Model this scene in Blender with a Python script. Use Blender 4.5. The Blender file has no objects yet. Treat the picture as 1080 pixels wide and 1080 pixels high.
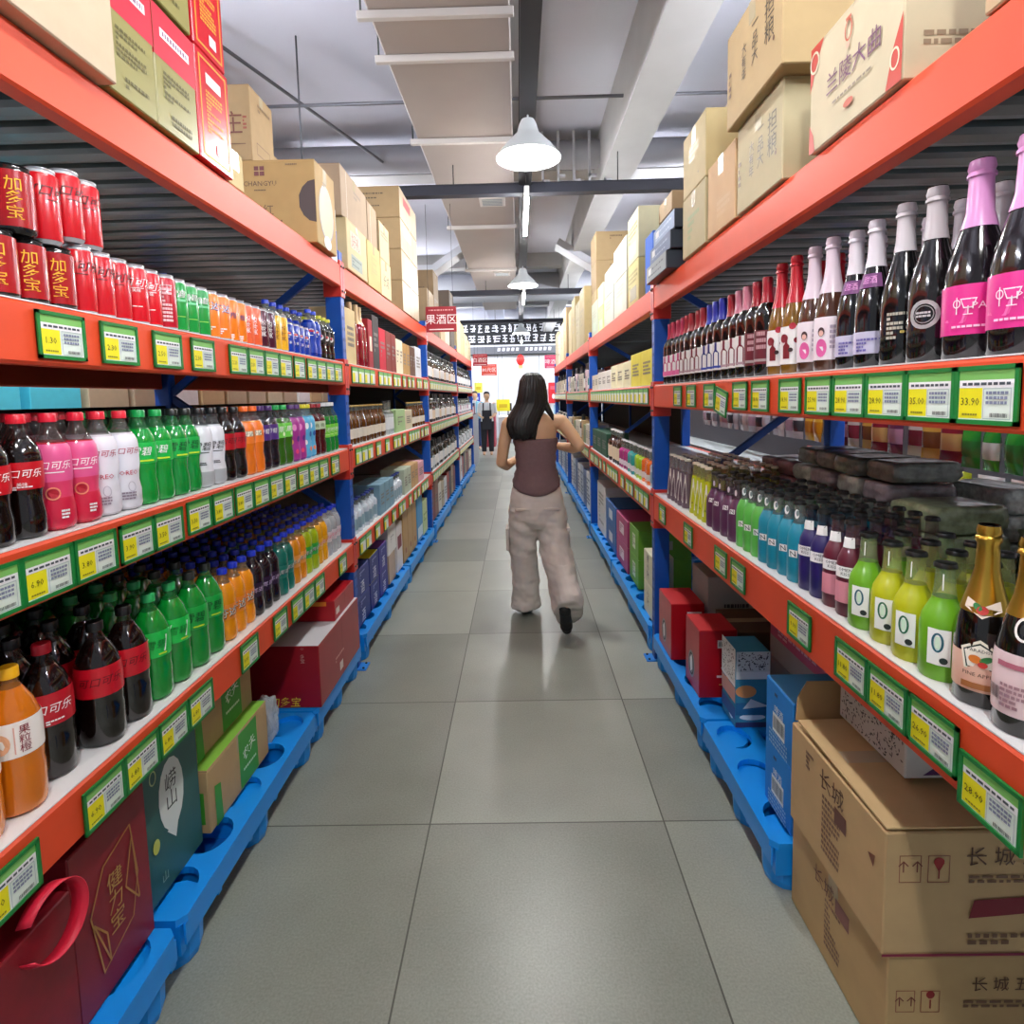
EXPOSURE = 0.62
import bpy, bmesh, math, random
from mathutils import Vector, Matrix, noise
random.seed(7)
PI = math.pi
C = bpy.context.scene.collection
rnd = random.uniform

# ------------------------------------------------------------------ materials
_M = {}
def lin(c):
    return tuple((v/12.92 if v <= .04045 else ((v+.055)/1.055)**2.4) for v in c)
def hexc(h):
    h = h.lstrip('#'); return lin([int(h[i:i+2], 16)/255 for i in (0, 2, 4)])
def M(col, rough=.45, metal=0., coat=0., alpha=None, nz=0., emit=0., nscale=40., trans=0.):
    key = (col, rough, metal, coat, alpha, nz, emit, nscale, trans)
    if key in _M: return _M[key]
    m = bpy.data.materials.new('mat_%s_%d' % (col.lstrip('#'), len(_M))); m.use_nodes = True
    nt = m.node_tree; b = nt.nodes['Principled BSDF']; c = hexc(col)
    b.inputs['Base Color'].default_value = (*c, 1)
    b.inputs['Roughness'].default_value = rough; b.inputs['Metallic'].default_value = metal
    b.inputs['Coat Weight'].default_value = coat; b.inputs['Coat Roughness'].default_value = .05
    if trans: b.inputs['Transmission Weight'].default_value = trans
    if alpha is not None: b.inputs['Alpha'].default_value = alpha
    if emit:
        b.inputs['Emission Color'].default_value = (*c, 1); b.inputs['Emission Strength'].default_value = emit
    if nz:
        tc = nt.nodes.new('ShaderNodeTexCoord'); n = nt.nodes.new('ShaderNodeTexNoise'); n.inputs['Scale'].default_value = nscale
        n.inputs['Detail'].default_value = 5
        r = nt.nodes.new('ShaderNodeMapRange'); r.inputs['From Min'].default_value = .3; r.inputs['From Max'].default_value = .7
        r.inputs['To Min'].default_value = 1-nz; r.inputs['To Max'].default_value = 1+nz
        x = nt.nodes.new('ShaderNodeVectorMath'); x.operation = 'SCALE'; x.inputs[0].default_value = c
        nt.links.new(tc.outputs['Object'], n.inputs['Vector']); nt.links.new(n.outputs['Fac'], r.inputs['Value'])
        nt.links.new(r.outputs['Result'], x.inputs['Scale']); nt.links.new(x.outputs['Vector'], b.inputs['Base Color'])
    _M[key] = m
    return m
ORANGE = M('#e04a22', .5, nz=.05, nscale=6); RED_PAINT = M('#cc3226', .4, nz=.05, nscale=8)
BLUE = M('#0b4fae', .4, nz=.08, nscale=10); FOOT = M('#2a86dc', .4)
DARK = M('#101214', .6); STEEL = M('#4e5653', .32, .75, nz=.15, nscale=8)
PALLET = M('#0a92f0', .38, nz=.04, nscale=5); PALLET_SHADE = M('#0560b8', .5)  # darker copy puts the shade of recesses and inner feet into the colour
WHITE = M('#f2f2f0', .4); LINER = M('#eeeeee', .3)
KRAFT = '#c3a578'

# ------------------------------------------------------------------ mesh builder
class MB:
    def __init__(s): s.v = []; s.f = []; s.m = []; s.mats = []
    def mi(s, mat):
        if mat not in s.mats: s.mats.append(mat)
        return s.mats.index(mat)
    def add(s, vs, fs, mat):
        o = len(s.v); s.v += [tuple(v) for v in vs]; k = s.mi(mat)
        for f in fs: s.f.append([i+o for i in f]); s.m.append(k)
        return s
    def box(s, x0, x1, y0, y1, z0, z1, mat, b=0.):
        if b:                                   # chamfered box
            vs = []; xs, ys, zs = (x0, x1), (y0, y1), (z0, z1)
            for i in (0, 1):
                for j in (0, 1):
                    for k in (0, 1):
                        sx, sy, sz = (b, -b)[i], (b, -b)[j], (b, -b)[k]
                        vs += [(xs[i], ys[j]+sy, zs[k]+sz), (xs[i]+sx, ys[j], zs[k]+sz), (xs[i]+sx, ys[j]+sy, zs[k])]
            I = lambda i, j, k, a: (i*4+j*2+k)*3+a
            F = []
            for i in (0, 1):
                q = [I(i,0,0,0), I(i,1,0,0), I(i,1,1,0), I(i,0,1,0)]; F.append(q if i else q[::-1])
                q = [I(0,i,0,1), I(0,i,1,1), I(1,i,1,1), I(1,i,0,1)]; F.append(q if i else q[::-1])
                q = [I(0,0,i,2), I(1,0,i,2), I(1,1,i,2), I(0,1,i,2)]; F.append(q if i else q[::-1])
            for i in (0, 1):
                for j in (0, 1):
                    q = [I(i,j,0,0), I(i,j,1,0), I(i,j,1,1), I(i,j,0,1)]; F.append(q if (i ^ j) else q[::-1])
                    q = [I(i,0,j,0), I(i,1,j,0), I(i,1,j,2), I(i,0,j,2)]; F.append(q[::-1] if (i ^ j) else q)
                    q = [I(0,i,j,1), I(1,i,j,1), I(1,i,j,2), I(0,i,j,2)]; F.append(q if (i ^ j) else q[::-1])
            for i in (0, 1):
                for j in (0, 1):
                    for k in (0, 1):
                        q = [I(i,j,k,0), I(i,j,k,1), I(i,j,k,2)]; F.append(q if (i+j+k) % 2 else q[::-1])
            return s.add(vs, F, mat)
        vs = [(x, y, z) for x in (x0, x1) for y in (y0, y1) for z in (z0, z1)]
        return s.add(vs, [(0,1,3,2), (4,6,7,5), (0,4,5,1), (2,3,7,6), (0,2,6,4), (1,5,7,3)], mat)
    def lathe(s, prof, mat, n=20, mats=None, cx=0, cy=0, cap0=True, cap1=True):
        """prof: list of (r,z); mats: optional material per ring segment"""
        vs = []
        for r, z in prof:
            for i in range(n):
                a = 2*PI*i/n; vs.append((cx+r*math.cos(a), cy+r*math.sin(a), z))
        o = len(s.v); s.v += vs
        for j in range(len(prof)-1):
            k = s.mi(mats[j] if mats else mat)
            for i in range(n):
                a, b = j*n+i, j*n+(i+1) % n
                s.f.append([o+a, o+b, o+b+n, o+a+n]); s.m.append(k)
        if cap0 and prof[0][0] > 1e-5: s.f.append([o+i for i in range(n)][::-1]); s.m.append(s.mi(mats[0] if mats else mat))
        if cap1 and prof[-1][0] > 1e-5: s.f.append([o+(len(prof)-1)*n+i for i in range(n)]); s.m.append(s.mi(mats[-1] if mats else mat))
        return s
    def tube(s, p0, p1, r, mat, n=10, r1=None):
        p0, p1 = Vector(p0), Vector(p1); d = (p1-p0).normalized()
        u = d.orthogonal().normalized(); w = d.cross(u); r1 = r if r1 is None else r1
        vs = [p+(u*math.cos(2*PI*i/n)+w*math.sin(2*PI*i/n))*q for p, q in ((p0, r), (p1, r1)) for i in range(n)]
        fs = [(i, (i+1) % n, n+(i+1) % n, n+i) for i in range(n)]+[tuple(range(n))[::-1], tuple(range(n, 2*n))]
        return s.add(vs, fs, mat)
    def beam(s, p0, p1, w, h, mat):
        """rectangular bar between two points, w sideways, h upwards"""
        p0, p1 = Vector(p0), Vector(p1); d = (p1-p0).normalized()
        sd = d.cross(Vector((0, 0, 1)));  sd = sd.normalized() if sd.length > 1e-4 else Vector((1, 0, 0)); up = sd.cross(d)
        vs = [p+sd*a*w/2+up*b*h/2 for p in (p0, p1) for a, b in ((-1,-1), (1,-1), (1,1), (-1,1))]
        return s.add(vs, [(0,1,5,4), (1,2,6,5), (2,3,7,6), (3,0,4,7), (0,3,2,1), (4,5,6,7)], mat)
    def build(s, name, parent=None, smooth=False, loc=None):
        me = bpy.data.meshes.new(name); me.from_pydata(s.v, [], s.f)
        for m in s.mats: me.materials.append(m)
        me.polygons.foreach_set('material_index', s.m)
        bm = bmesh.new(); bm.from_mesh(me); bmesh.ops.recalc_face_normals(bm, faces=bm.faces)
        if smooth:
            for f in bm.faces: f.smooth = len(f.verts) <= 4
            for e in bm.edges:
                if len(e.link_faces) == 2 and e.calc_face_angle(0) > .7: e.smooth = False
        bm.to_mesh(me); bm.free()
        o = bpy.data.objects.new(name, me); C.objects.link(o)
        if parent: o.parent = parent
        if loc: o.location = loc
        return o
def tag(o, label=None, cat=None, group=None, kind=None):
    if label:
        o['label'] = ' '.join(label.split())
        n = len(o['label'].split())
        if n > 16 or n < 4: print('LABEL LEN', n, label)
    if cat: o['category'] = cat
    if group: o['group'] = group
    if kind: o['kind'] = kind
    return o
def thing(name, label, cat, loc=(0, 0, 0), rz=0, group=None):
    o = bpy.data.objects.new(name, None); C.objects.link(o); o.location = loc; o.rotation_euler = (0, 0, rz)
    o.empty_display_size = .05
    return tag(o, label, cat, group)
def dup(root, loc, rz, label=None, group=None):
    r = root.copy(); C.objects.link(r); r.location = loc; r.rotation_euler = (0, 0, rz)
    if label: tag(r, label)
    if group: r['group'] = group
    for ch in list(root.children):
        c = ch.copy(); C.objects.link(c); c.parent = r
        for g in ch.children:
            d = g.copy(); C.objects.link(d); d.parent = c
    return r

# ------------------------------------------------------------------ flat prints (lettering and marks)
_T = {}
def text2d(body):
    if body in _T: return _T[body]
    cu = bpy.data.curves.new('t', 'FONT'); cu.body = body; cu.resolution_u = 1; cu.align_x = 'CENTER'; cu.space_line = .95
    o = bpy.data.objects.new('t', cu); C.objects.link(o)
    me = bpy.data.meshes.new_from_object(o.evaluated_get(bpy.context.evaluated_depsgraph_get()))
    vs = [(v.co.x, v.co.y) for v in me.vertices]; fs = [tuple(p.vertices) for p in me.polygons]
    bpy.data.objects.remove(o); bpy.data.curves.remove(cu); bpy.data.meshes.remove(me)
    if vs:
        x0, x1 = min(v[0] for v in vs), max(v[0] for v in vs); y0, y1 = min(v[1] for v in vs), max(v[1] for v in vs)
        vs = [(x-(x0+x1)/2, y-(y0+y1)/2) for x, y in vs]
    _T[body] = (vs, fs); return _T[body]
def shape2d(k, a=None):
    if k == 'T': return text2d(a)
    if k == 'R':
        w, h = a; n = max(1, int(w/.012)) if w < .3 else 1
        vs = [(-w/2+w*i/n, y) for i in range(n+1) for y in (-h/2, h/2)]
        return vs, [(2*i, 2*i+2, 2*i+3, 2*i+1) for i in range(n)]
    if k == 'O':                                   # frame outline
        w, h, t = a; vs = []; fs = []
        for (x0, x1, y0, y1) in ((-w/2, w/2, -h/2, -h/2+t), (-w/2, w/2, h/2-t, h/2), (-w/2, -w/2+t, -h/2+t, h/2-t), (w/2-t, w/2, -h/2+t, h/2-t)):
            o = len(vs); vs += [(x0, y0), (x1, y0), (x1, y1), (x0, y1)]; fs.append((o, o+1, o+2, o+3))
        return vs, fs
    if k == 'D':
        rx, ry = a; n = 16
        return [(rx*math.cos(2*PI*i/n), ry*math.sin(2*PI*i/n)) for i in range(n)], [tuple(range(n))]
    if k == 'G':                                   # ring
        rx, ry, t = a; n = 18
        vs = [((rx-q)*math.cos(2*PI*i/n), (ry-q)*math.sin(2*PI*i/n)) for q in (0, t) for i in range(n)]
        return vs, [(i, (i+1) % n, n+(i+1) % n, n+i) for i in range(n)]
    if k == 'B':                                   # bottle silhouette
        h = a; w = h*.15
        vs = [(-w, -h/2), (w, -h/2), (w, h*.08), (-w, h*.08), (w*.35, h*.2), (-w*.35, h*.2), (w*.35, h/2), (-w*.35, h/2)]
        return vs, [(0, 1, 2, 3), (3, 2, 4, 5), (5, 4, 6, 7)]
    if k == 'P': return list(a), [tuple(range(len(a)))]
    if k == 'L':                                   # rows of tiny unreadable print
        w, h, n = a; vs = []; fs = []; rr = random.Random(int(w*1e4)+n)
        for i in range(n):
            y = h/2-(i+.5)*h/n; t = h/n*.3; x = -w/2
            while x < w/2-.002:
                l = min(rr.uniform(.03, .12)*max(w, .04)+.002, w/2-x); o = len(vs)
                vs += [(x, y-t), (x+l, y-t), (x+l, y+t), (x, y+t)]; fs.append((o, o+1, o+2, o+3)); x += l+w*.03
                if rr.random() < .12 and i: break
        return vs, fs
    if k == 'Z':                                   # barcode
        w, h = a; vs = []; fs = []; rr = random.Random(5); x = -w/2
        while x < w/2:
            l = rr.uniform(.02, .05)*w; o = len(vs)
            vs += [(x, -h/2), (x+l, -h/2), (x+l, h/2), (x, h/2)]; fs.append((o, o+1, o+2, o+3)); x += l+rr.uniform(.02, .05)*w
        return vs, fs
    if k == 'S':                                   # speckled leaf pattern: many little lozenges
        w, h, n = a; rr = random.Random(n); vs = []; fs = []
        for i in range(n):
            cx, cy, s, q = rr.uniform(-w/2+.006, w/2-.006), rr.uniform(-h/2+.006, h/2-.006), rr.uniform(.003, .006), rr.uniform(0, PI); o = len(vs)
            for j, e in enumerate((1, .45, 1, .45)): vs.append((cx+s*e*math.cos(q+j*PI/2), cy+s*e*math.sin(q+j*PI/2)))
            fs.append((o, o+1, o+2, o+3))
        return vs, fs
def prints_mesh(prints, mp, name='lettering', parent=None):
    """prints: (kind, arg, colour, u, v[, scale[, rot[, shear]]]); mp maps (u,v,layer)->xyz"""
    mb = MB()
    for i, p in enumerate(prints):
        k, a, col, u, v = p[:5]; s = p[5] if len(p) > 5 else 1.; rt = p[6] if len(p) > 6 else 0.; sh = p[7] if len(p) > 7 else 0.
        vs, fs = shape2d(k, a); c, d = math.cos(rt), math.sin(rt); out = []
        for x, y in vs:
            x, y = (x+sh*y)*s, y*s
            out.append(mp(u+c*x-d*y, v+d*x+c*y, i))
        mb.add(out, fs, M(col, .5) if isinstance(col, str) else col)
    me = bpy.data.meshes.new(name); me.from_pydata(mb.v, [], mb.f)
    for m in mb.mats: me.materials.append(m)
    me.polygons.foreach_set('material_index', mb.m)
    o = bpy.data.objects.new(name, me); C.objects.link(o); o.parent = parent
    return o
ORD = ['zeroth', 'first', 'second', 'third', 'fourth', 'fifth', 'sixth', 'seventh', 'eighth', 'ninth', 'tenth', 'eleventh', 'twelfth', 'thirteenth', 'fourteenth', 'fifteenth', 'sixteenth', 'seventeenth', 'eighteenth', 'nineteenth', 'twentieth'] + ['twenty-'+x for x in ('first', 'second', 'third', 'fourth', 'fifth', 'sixth', 'seventh', 'eighth', 'ninth')] + ['thirtieth']

# ------------------------------------------------------------------ bottles and cans
STY = {
 'pet':   [(0,.72),(.015,.9),(.06,1),(.2,1),(.3,.9),(.38,.93),(.46,1),(.64,1),(.7,.96),(.78,.72),(.85,.45),(.9,.36),(.97,.34)],
 'petbig':[(0,.7),(.02,.93),(.07,1),(.3,1),(.34,.97),(.38,1),(.58,1),(.66,.96),(.76,.75),(.86,.4),(.9,.3),(.97,.29)],
 'wine':  [(0,.93),(.012,1),(.3,1),(.6,1),(.66,.92),(.71,.66),(.75,.44),(.8,.38),(.9,.36),(1,.37)],
 'champ': [(0,.93),(.012,1),(.2,1),(.36,1),(.46,.93),(.56,.76),(.66,.53),(.74,.39),(.9,.34),(.985,.36)],
 'rio':   [(0,.93),(.02,1),(.3,1),(.52,1),(.6,.93),(.67,.72),(.73,.52),(.8,.46),(.95,.42),(.98,.46)],
 'pear':  [(0,.93),(.03,1),(.25,1),(.46,1),(.54,.92),(.62,.7),(.68,.53),(.78,.46),(.95,.42),(.98,.46)],
 'cone':  [(0,.9),(.02,1),(.2,.98),(.5,.8),(.75,.58),(.95,.44),(.98,.46)],
 'can':   [(0,.78),(.05,.97),(.07,1),(.9,1),(.95,.88),(.985,.84)],
 'spirit':[(0,.95),(.015,1),(.6,1),(.66,.85),(.7,.5),(.74,.42),(.97,.42)],
}
CLEAR = M('#8a9088', .12, alpha=.45, coat=.5); CLEAR_D = M('#1c1a1a', .1, alpha=.75, coat=.5)
def rad(prof, z, h, r):
    z /= h
    for (a, p), (b, q) in zip(prof, prof[1:]):
        if a <= z <= b: return r*(p+(q-p)*(z-a)/(b-a))
    return r*prof[-1][1]
def K(cat, sty, h, r, liquid, cap, desc, label=None, pr=(), fill=.78, clear=None, foil=0, lmat=.35, name=None, rough=.12, sleeve=None, cap_m=0.):
    return dict(cat=cat, sty=sty, h=h, r=r, liquid=liquid, cap=cap, desc=desc, label=label, pr=pr, fill=fill, clear=clear, foil=foil, lmat=lmat,
                name=name or {'can': 'drink_can'}.get(sty, 'drink_bottle'), rough=rough, cap_m=cap_m)
def body_profile(k, step):
    P = STY[k['sty']]; h, r = k['h'], k['r']; zs = [z for z, _ in P]; f = k['fill']
    zs = sorted(set(zs+[f])); return [(rad(P, z*h, h, r), z*h) for z in zs]
def put_body(mb, k, n):
    pr = body_profile(k, 1); fz = k['fill']*k['h']
    liq = k['liquid'] if not isinstance(k['liquid'], str) else M(k['liquid'], k['rough'], coat=.6)
    clr = k['clear'] or CLEAR
    if isinstance(clr, str): clr = M(clr, .12, coat=1., alpha=.38)
    ms = [liq if (a[1]+b[1])/2 < fz else clr for a, b in zip(pr, pr[1:])]
    mb.lathe(pr, None, n, ms)
def put_cap(mb, k, n):
    P = STY[k['sty']]; h, r = k['h'], k['r']; c = M(k['cap'], .3 if not k['cap_m'] else .28, k['cap_m'])
    if k['sty'] == 'can':
        mb.lathe([(r*.86, h*.975), (r*.88, h*.985), (r*.88, h), (r*.82, h), (r*.8, h*.988), (0, h*.988)], c, n); return
    if k['foil']:
        z0 = k['foil']*h; pts = [(rad(P, z0+(h*.985-z0)*t, h, r)+.0016, z0+(h*.985-z0)*t) for t in (0, .25, .5, .7, .8)]
        rn = rad(P, h*.95, h, r)
        if k['sty'] == 'champ': pts += [(rn+.0045, h*.915), (rn+.004, h*.93), (rn+.0015, h*.94), (rn+.0035, h*.96), (rn+.001, h*.995), (rn*.6, h)]
        else: pts += [(rn+.0018, h*.93), (rn+.0022, h*.99), (rn, h)]
        pts.append((0, h)); mb.lathe(pts, c, n, cap0=False); return
    rn = rad(P, h*.96, h, r)+(.0035 if k['sty'].startswith('pet') else .003)
    if k['sty'].startswith('pet'): mb.lathe([(rn, h*.925), (rn, h*.99), (rn*.9, h), (0, h)], c, n)
    else: mb.lathe([(rn, h*.955), (rn, h*.972), (rn*.9, h*.995), (rn*.6, h), (0, h)], c, n)
def put_label(mb, k, n):
    P = STY[k['sty']]; h, r = k['h'], k['r']
    for (z0, z1, col) in k['label']:
        zs = [z0]+[z for z, _ in P if z0 < z < z1]+[z1]
        mb.lathe([(rad(P, z*h, h, r)+.0008, z*h) for z in zs], M(col, k['lmat'], coat=.3), n, cap0=False, cap1=False)
_PROTO = {}; _LOD = {}
def make_drink(k, label, cat, loc, rz, group=None):
    key = k['desc']
    if key in _PROTO: return dup(_PROTO[key], loc, rz, label, group)
    t = thing(k['name'], label, cat, loc, rz, group)
    b = MB(); put_body(b, k, 22); b.build('body', t, True)
    b = MB(); put_cap(b, k, 16 if k['sty'] != 'can' else 20); b.build('foil' if k['foil'] else ('lid' if k['sty'] == 'can' else 'cap'), t, True)
    par = t
    if k['label']:
        b = MB(); put_label(b, k, 22); par = b.build('label_band' if k['sty'] != 'can' else 'printed_sleeve', t, True)
    if k['pr']:
        P = STY[k['sty']]; h, r = k['h'], k['r']; lb = k['label']
        def mp(u, v, i):
            R0 = rad(P, v, h, r)+.0022+.0002*min(i, 10); a = u/r
            return (R0*math.cos(a), R0*math.sin(a), v)
        prints_mesh([(p[0], p[1], p[2], p[3]*r, p[4]*h)+tuple(p[5:]) for p in k['pr']], mp, 'lettering', par)
    _PROTO[key] = t
    return t
def simple_drink(k, label, cat, loc, rz, group, n=10):
    key = k['desc']
    if key not in _LOD:
        b = MB(); put_body(b, k, n)
        if k['label']: put_label(b, k, n)
        put_cap(b, k, n); o = b.build(k['name'], None, True); _LOD[key] = o.data; bpy.data.objects.remove(o)
    o = bpy.data.objects.new(k['name'], _LOD[key]); C.objects.link(o); o.location = loc; o.rotation_euler = (0, 0, rz)
    return tag(o, label, cat, group)
# ------------------------------------------------------------------ drink kinds
W = '#f6f4f2'
def can(desc, col, pr, r=.0285, h=.145, top='#c8ccd0'):
    return K('can', 'can', h, r, '#b9bdc2', top, desc, [(.055, .93, col)], pr, fill=1., cap_m=.9, lmat=.25)
KD = {}
KD['herb'] = K('can', 'can', .124, .033, '#1c1a1a', '#1a1a1c', 'dark red herbal tea can with gold characters', [(.09, .9, '#a01018')],
    [('T', '加\n多\n宝', '#f2b21c', .1, .5, .027), ('T', '加\n多\n宝', '#f2b21c', 2.4, .5, .027), ('T', '加\n多\n宝', '#f2b21c', -2, .5, .027)], fill=1., cap_m=.8, lmat=.25)
cz = [('T', '可口可乐', '#3a0a10', -.1, .7, .024, 0, .3), ('R', (.03, .0015), '#3a0a10', 0, .58), ('T', '可口可乐', '#3a0a10', 3.1, .7, .024, 0, .3)]
KD['cokezero_can'] = can('slim red cola can with black lettering', '#c4101e', cz)
KD['coke_can'] = can('slim red cola can with white lettering', '#cf1020', [('T', '可口可乐', W, -.1, .7, .024, 0, .3), ('T', '美味', W, 0, .56, .009), ('R', (.02, .002), W, 0, .3), ('R', (.03, .0015), W, 0, .6)])
KD['coke_can2'] = can('slim crimson cola can with pale side print', '#b8142a', [('L', (.022, .09, 9), '#f0c8cc', 0, .45), ('R', (.026, .002), '#f0c8cc', 0, .8)])
KD['sprite_can'] = can('slim green soda can with white lettering', '#12963c', [('T', '雪碧', W, 0, .72, .02, 0, .2), ('R', (.03, .002), '#9ae05a', 0, .3), ('R', (.034, .006), '#7fd6a0', 0, .6)])
KD['fanta_can'] = can('slim orange soda can with white and violet lettering', '#f4832a', [('T', '芬达', '#3a2a78', .03, .678, .0285, 0, .1), ('T', '芬达', W, 0, .68, .024, 0, .1), ('L', (.02, .02, 3), W, 0, .2)])
KD['fanta_can2'] = can('slim plain orange soda can', '#f58218', [('T', '橙', '#3a2a78', .3, .6, .02), ('L', (.014, .02, 3), W, 0, .12)])
KD['mir_can'] = can('slim coral soda can with upright white lettering', '#f0683c', [('T', '美年达', W, 0, .5, .02, PI/2)])
KD['plum_can'] = can('slim dark plum soda can with upright white lettering', '#4a1028', [('T', '美年达', W, 0, .5, .02, PI/2)])
KD['yel_can'] = can('slim yellow soda can with upright lettering', '#f0b82c', [('T', '美年达', '#7a3a10', 0, .5, .02, PI/2)])
pep = [('D', (.011, .011), W, 0, .6), ('P', [(-.01, 0), (-.008, .006), (0, .01), (.008, .006), (.01, 0), (0, -.001)], '#d81a2a', 0, .62), ('P', [(-.01, 0), (0, .001), (.01, 0), (.008, -.006), (0, -.01), (-.008, -.006)], '#1642a8', 0, .57), ('T', '百事', W, 0, .35, .013)]
KD['pepsi_can'] = can('blue cola can with round red, white and blue mark', '#0e3aa8', pep, r=.03, h=.125)
PB = [('D', (.016, .016), W, 0, .52), ('P', [(-.015, 0), (-.012, .009), (0, .015), (.012, .009), (.015, 0), (0, -.001)], '#d81a2a', 0, .53), ('P', [(-.014, 0), (0, .001), (.014, 0), (.012, -.008), (0, -.014), (-.012, -.008)], '#1642a8', 0, .49)]
KD['pepsi'] = K('bottle', 'pet', .215, .032, '#0c2f9a', '#1a3fc0', 'blue cola bottle with round mark', [(.1, .72, '#1240ac')], PB)
KD['pepsi_dark'] = K('bottle', 'pet', .205, .032, '#140d0c', '#d6d832', 'dark cola bottle with yellow-green cap', [(.38, .62, '#161616')], [('D', (.012, .012), W, 0, .5), ('P', [(-.01, 0), (0, .011), (.01, 0)], '#d81a2a', 0, .51)])
# middle shelf
COLA = '#100504'
KD['cola'] = K('bottle', 'pet', .235, .035, COLA, '#d4182c', 'cola bottle with red label and red cap', [(.4, .62, '#c00f1e')], [('T', '可口可乐', W, 0, .53, .0168, 0, .25), ('T', '美味', W, 0, .445, .008), ('L', (.03, .008, 2), W, 0, .415)], fill=.8, clear='#2a1c18')
KD['pink'] = K('bottle', 'pet', .235, .034, '#c01830', '#d81a34', 'pink sleeved cola bottle with white lettering', [(.03, .28, '#d01c40'), (.28, .42, '#d83a62'), (.42, .74, '#e0588e')], [('T', '可口可乐', W, 0, .56, .018, 0, .25), ('R', (.035, .002), W, .1, .5), ('G', (.013, .013, .0025), '#f09070', 0, .32), ('D', (.009, .009), '#b01028', 0, .32), ('L', (.014, .02, 3), W, .5, .14)], fill=.75, clear='#5a4a48')
KD['whitecola'] = K('bottle', 'pet', .235, .034, '#d8d4da', '#e02a3c', 'white sleeved cola bottle with red cap', [(.03, .76, '#e4e2ea')], [('T', '可口可乐', '#b0304e', 0, .6, .0165, 0, .25), ('T', 'OREO', '#c02040', .1, .38, .015), ('L', (.028, .02, 3), '#9a8a9a', 0, .15), ('G', (.008, .012, .0015), '#b8b4c0', .2, .24)], fill=.78, clear='#6a6462')
GR = '#0c9434'
KD['sprite'] = K('bottle', 'pet', .235, .034, GR, '#159a4a', 'green soda bottle with green cap', [(.44, .66, '#10b446')], [('T', '雪碧', W, 0, .57, .023, 0, .2), ('R', (.03, .004), '#c8e832', .3, .47), ('L', (.024, .03, 4), '#b8f0c8', -1.4, .55)], fill=.8, clear='#2c8a4c')
KD['sprite0'] = K('bottle', 'pet', .235, .034, '#0f8f38', '#1b211e', 'green soda bottle with black cap', [(.44, .66, '#14b04a')], [('T', '雪碧', '#0c4a26', 0, .57, .026, 0, .2), ('R', (.03, .004), '#c8e832', .3, .47)], fill=.8, clear='#2c8a4c')
KD['whitesprite'] = K('bottle', 'pet', .235, .034, '#c8ccd0', '#16181a', 'white sleeved soda bottle with black cap', [(.2, .76, '#e2e4ea'), (.04, .2, '#b4b8bc')], [('T', '雪碧', '#1c2024', 0, .52, .027, 0, .25), ('R', (.035, .0025), '#1c2024', 0, .44), ('L', (.02, .01, 2), '#50545a', 0, .3)], fill=.78, clear='#4c5052')
KD['zero'] = K('bottle', 'pet', .235, .034, COLA, '#17181a', 'cola bottle with plain red label and black cap', [(.42, .64, '#b80d20')], [('T', '可口可乐', '#2a0408', 0, .54, .02, 0, .25)], fill=.8, clear='#231a18')
KD['fanta'] = K('bottle', 'pet', .235, .034, '#e8761a', '#ee6a26', 'orange soda bottle with orange cap', [(.46, .76, '#f07c28')], [('R', (.03, .018), '#fff2dc', 0, .6), ('T', '芬达', '#2a4a30', 0, .6, .02)], fill=.78, clear='#6a4838')
KD['grape'] = K('bottle', 'pet', .235, .034, '#160818', '#4a2c6a', 'dark purple soda bottle with purple cap', [(.46, .7, '#4a2a78')], [('T', '葡萄', W, 0, .6, .02, 0, .2)], fill=.78, clear='#2c2430')
KD['apple'] = K('bottle', 'pet', .235, .034, '#2c5a10', '#12a04a', 'green soda bottle with pale green label', [(.46, .7, '#6cc848')], [('T', '苹果', W, 0, .6, .026, 0, .2), ('D', (.006, .008), '#e8f8c8', .7, .52)], fill=.78, clear='#3c4a38')
KD['magenta'] = K('bottle', 'pet', .235, .033, '#7a2a7a', '#54306e', 'magenta patterned soda bottle', [(.04, .76, '#a4328c')], [('D', (.009, .014), '#e88ac8', 0, .6), ('D', (.008, .012), '#5a2a8a', .5, .4), ('D', (.007, .011), '#f0b050', -.4, .35), ('D', (.007, .01), '#e84a7a', .2, .18), ('D', (.007, .01), '#e88ac8', 1.1, .55)], fill=.78, clear='#5a4a5a')
KD['bluepat'] = K('bottle', 'pet', .235, .033, '#4a9ac8', '#e2d82a', 'pale blue patterned bottle with yellow cap', [(.04, .76, '#5cb4dc')], [('D', (.009, .014), W, 0, .6), ('D', (.009, .012), '#1c5aa8', .6, .45), ('D', (.008, .011), W, -.2, .3), ('D', (.008, .01), '#f08a5a', .5, .18)], fill=.78, clear='#7a9aa0')
KD['darkred'] = K('bottle', 'pet', .235, .033, '#4a0a10', '#9a1c2a', 'dark red drink bottle with pale label', [(.5, .66, '#c8d8b8')], [('T', '酸梅', '#3a5a2a', 0, .58, .02)], fill=.8, clear='#3a2422')
KD['lime'] = K('bottle', 'pet', .24, .033, '#0e7a2c', '#eceeee', 'green bottle with lime label and white cap', [(.3, .56, '#7ad83c')], [('T', '青柠', W, 0, .45, .026), ('L', (.03, .012, 2), '#e8f8b8', 0, .34)], fill=.72, clear='#3a5a42')
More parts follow.
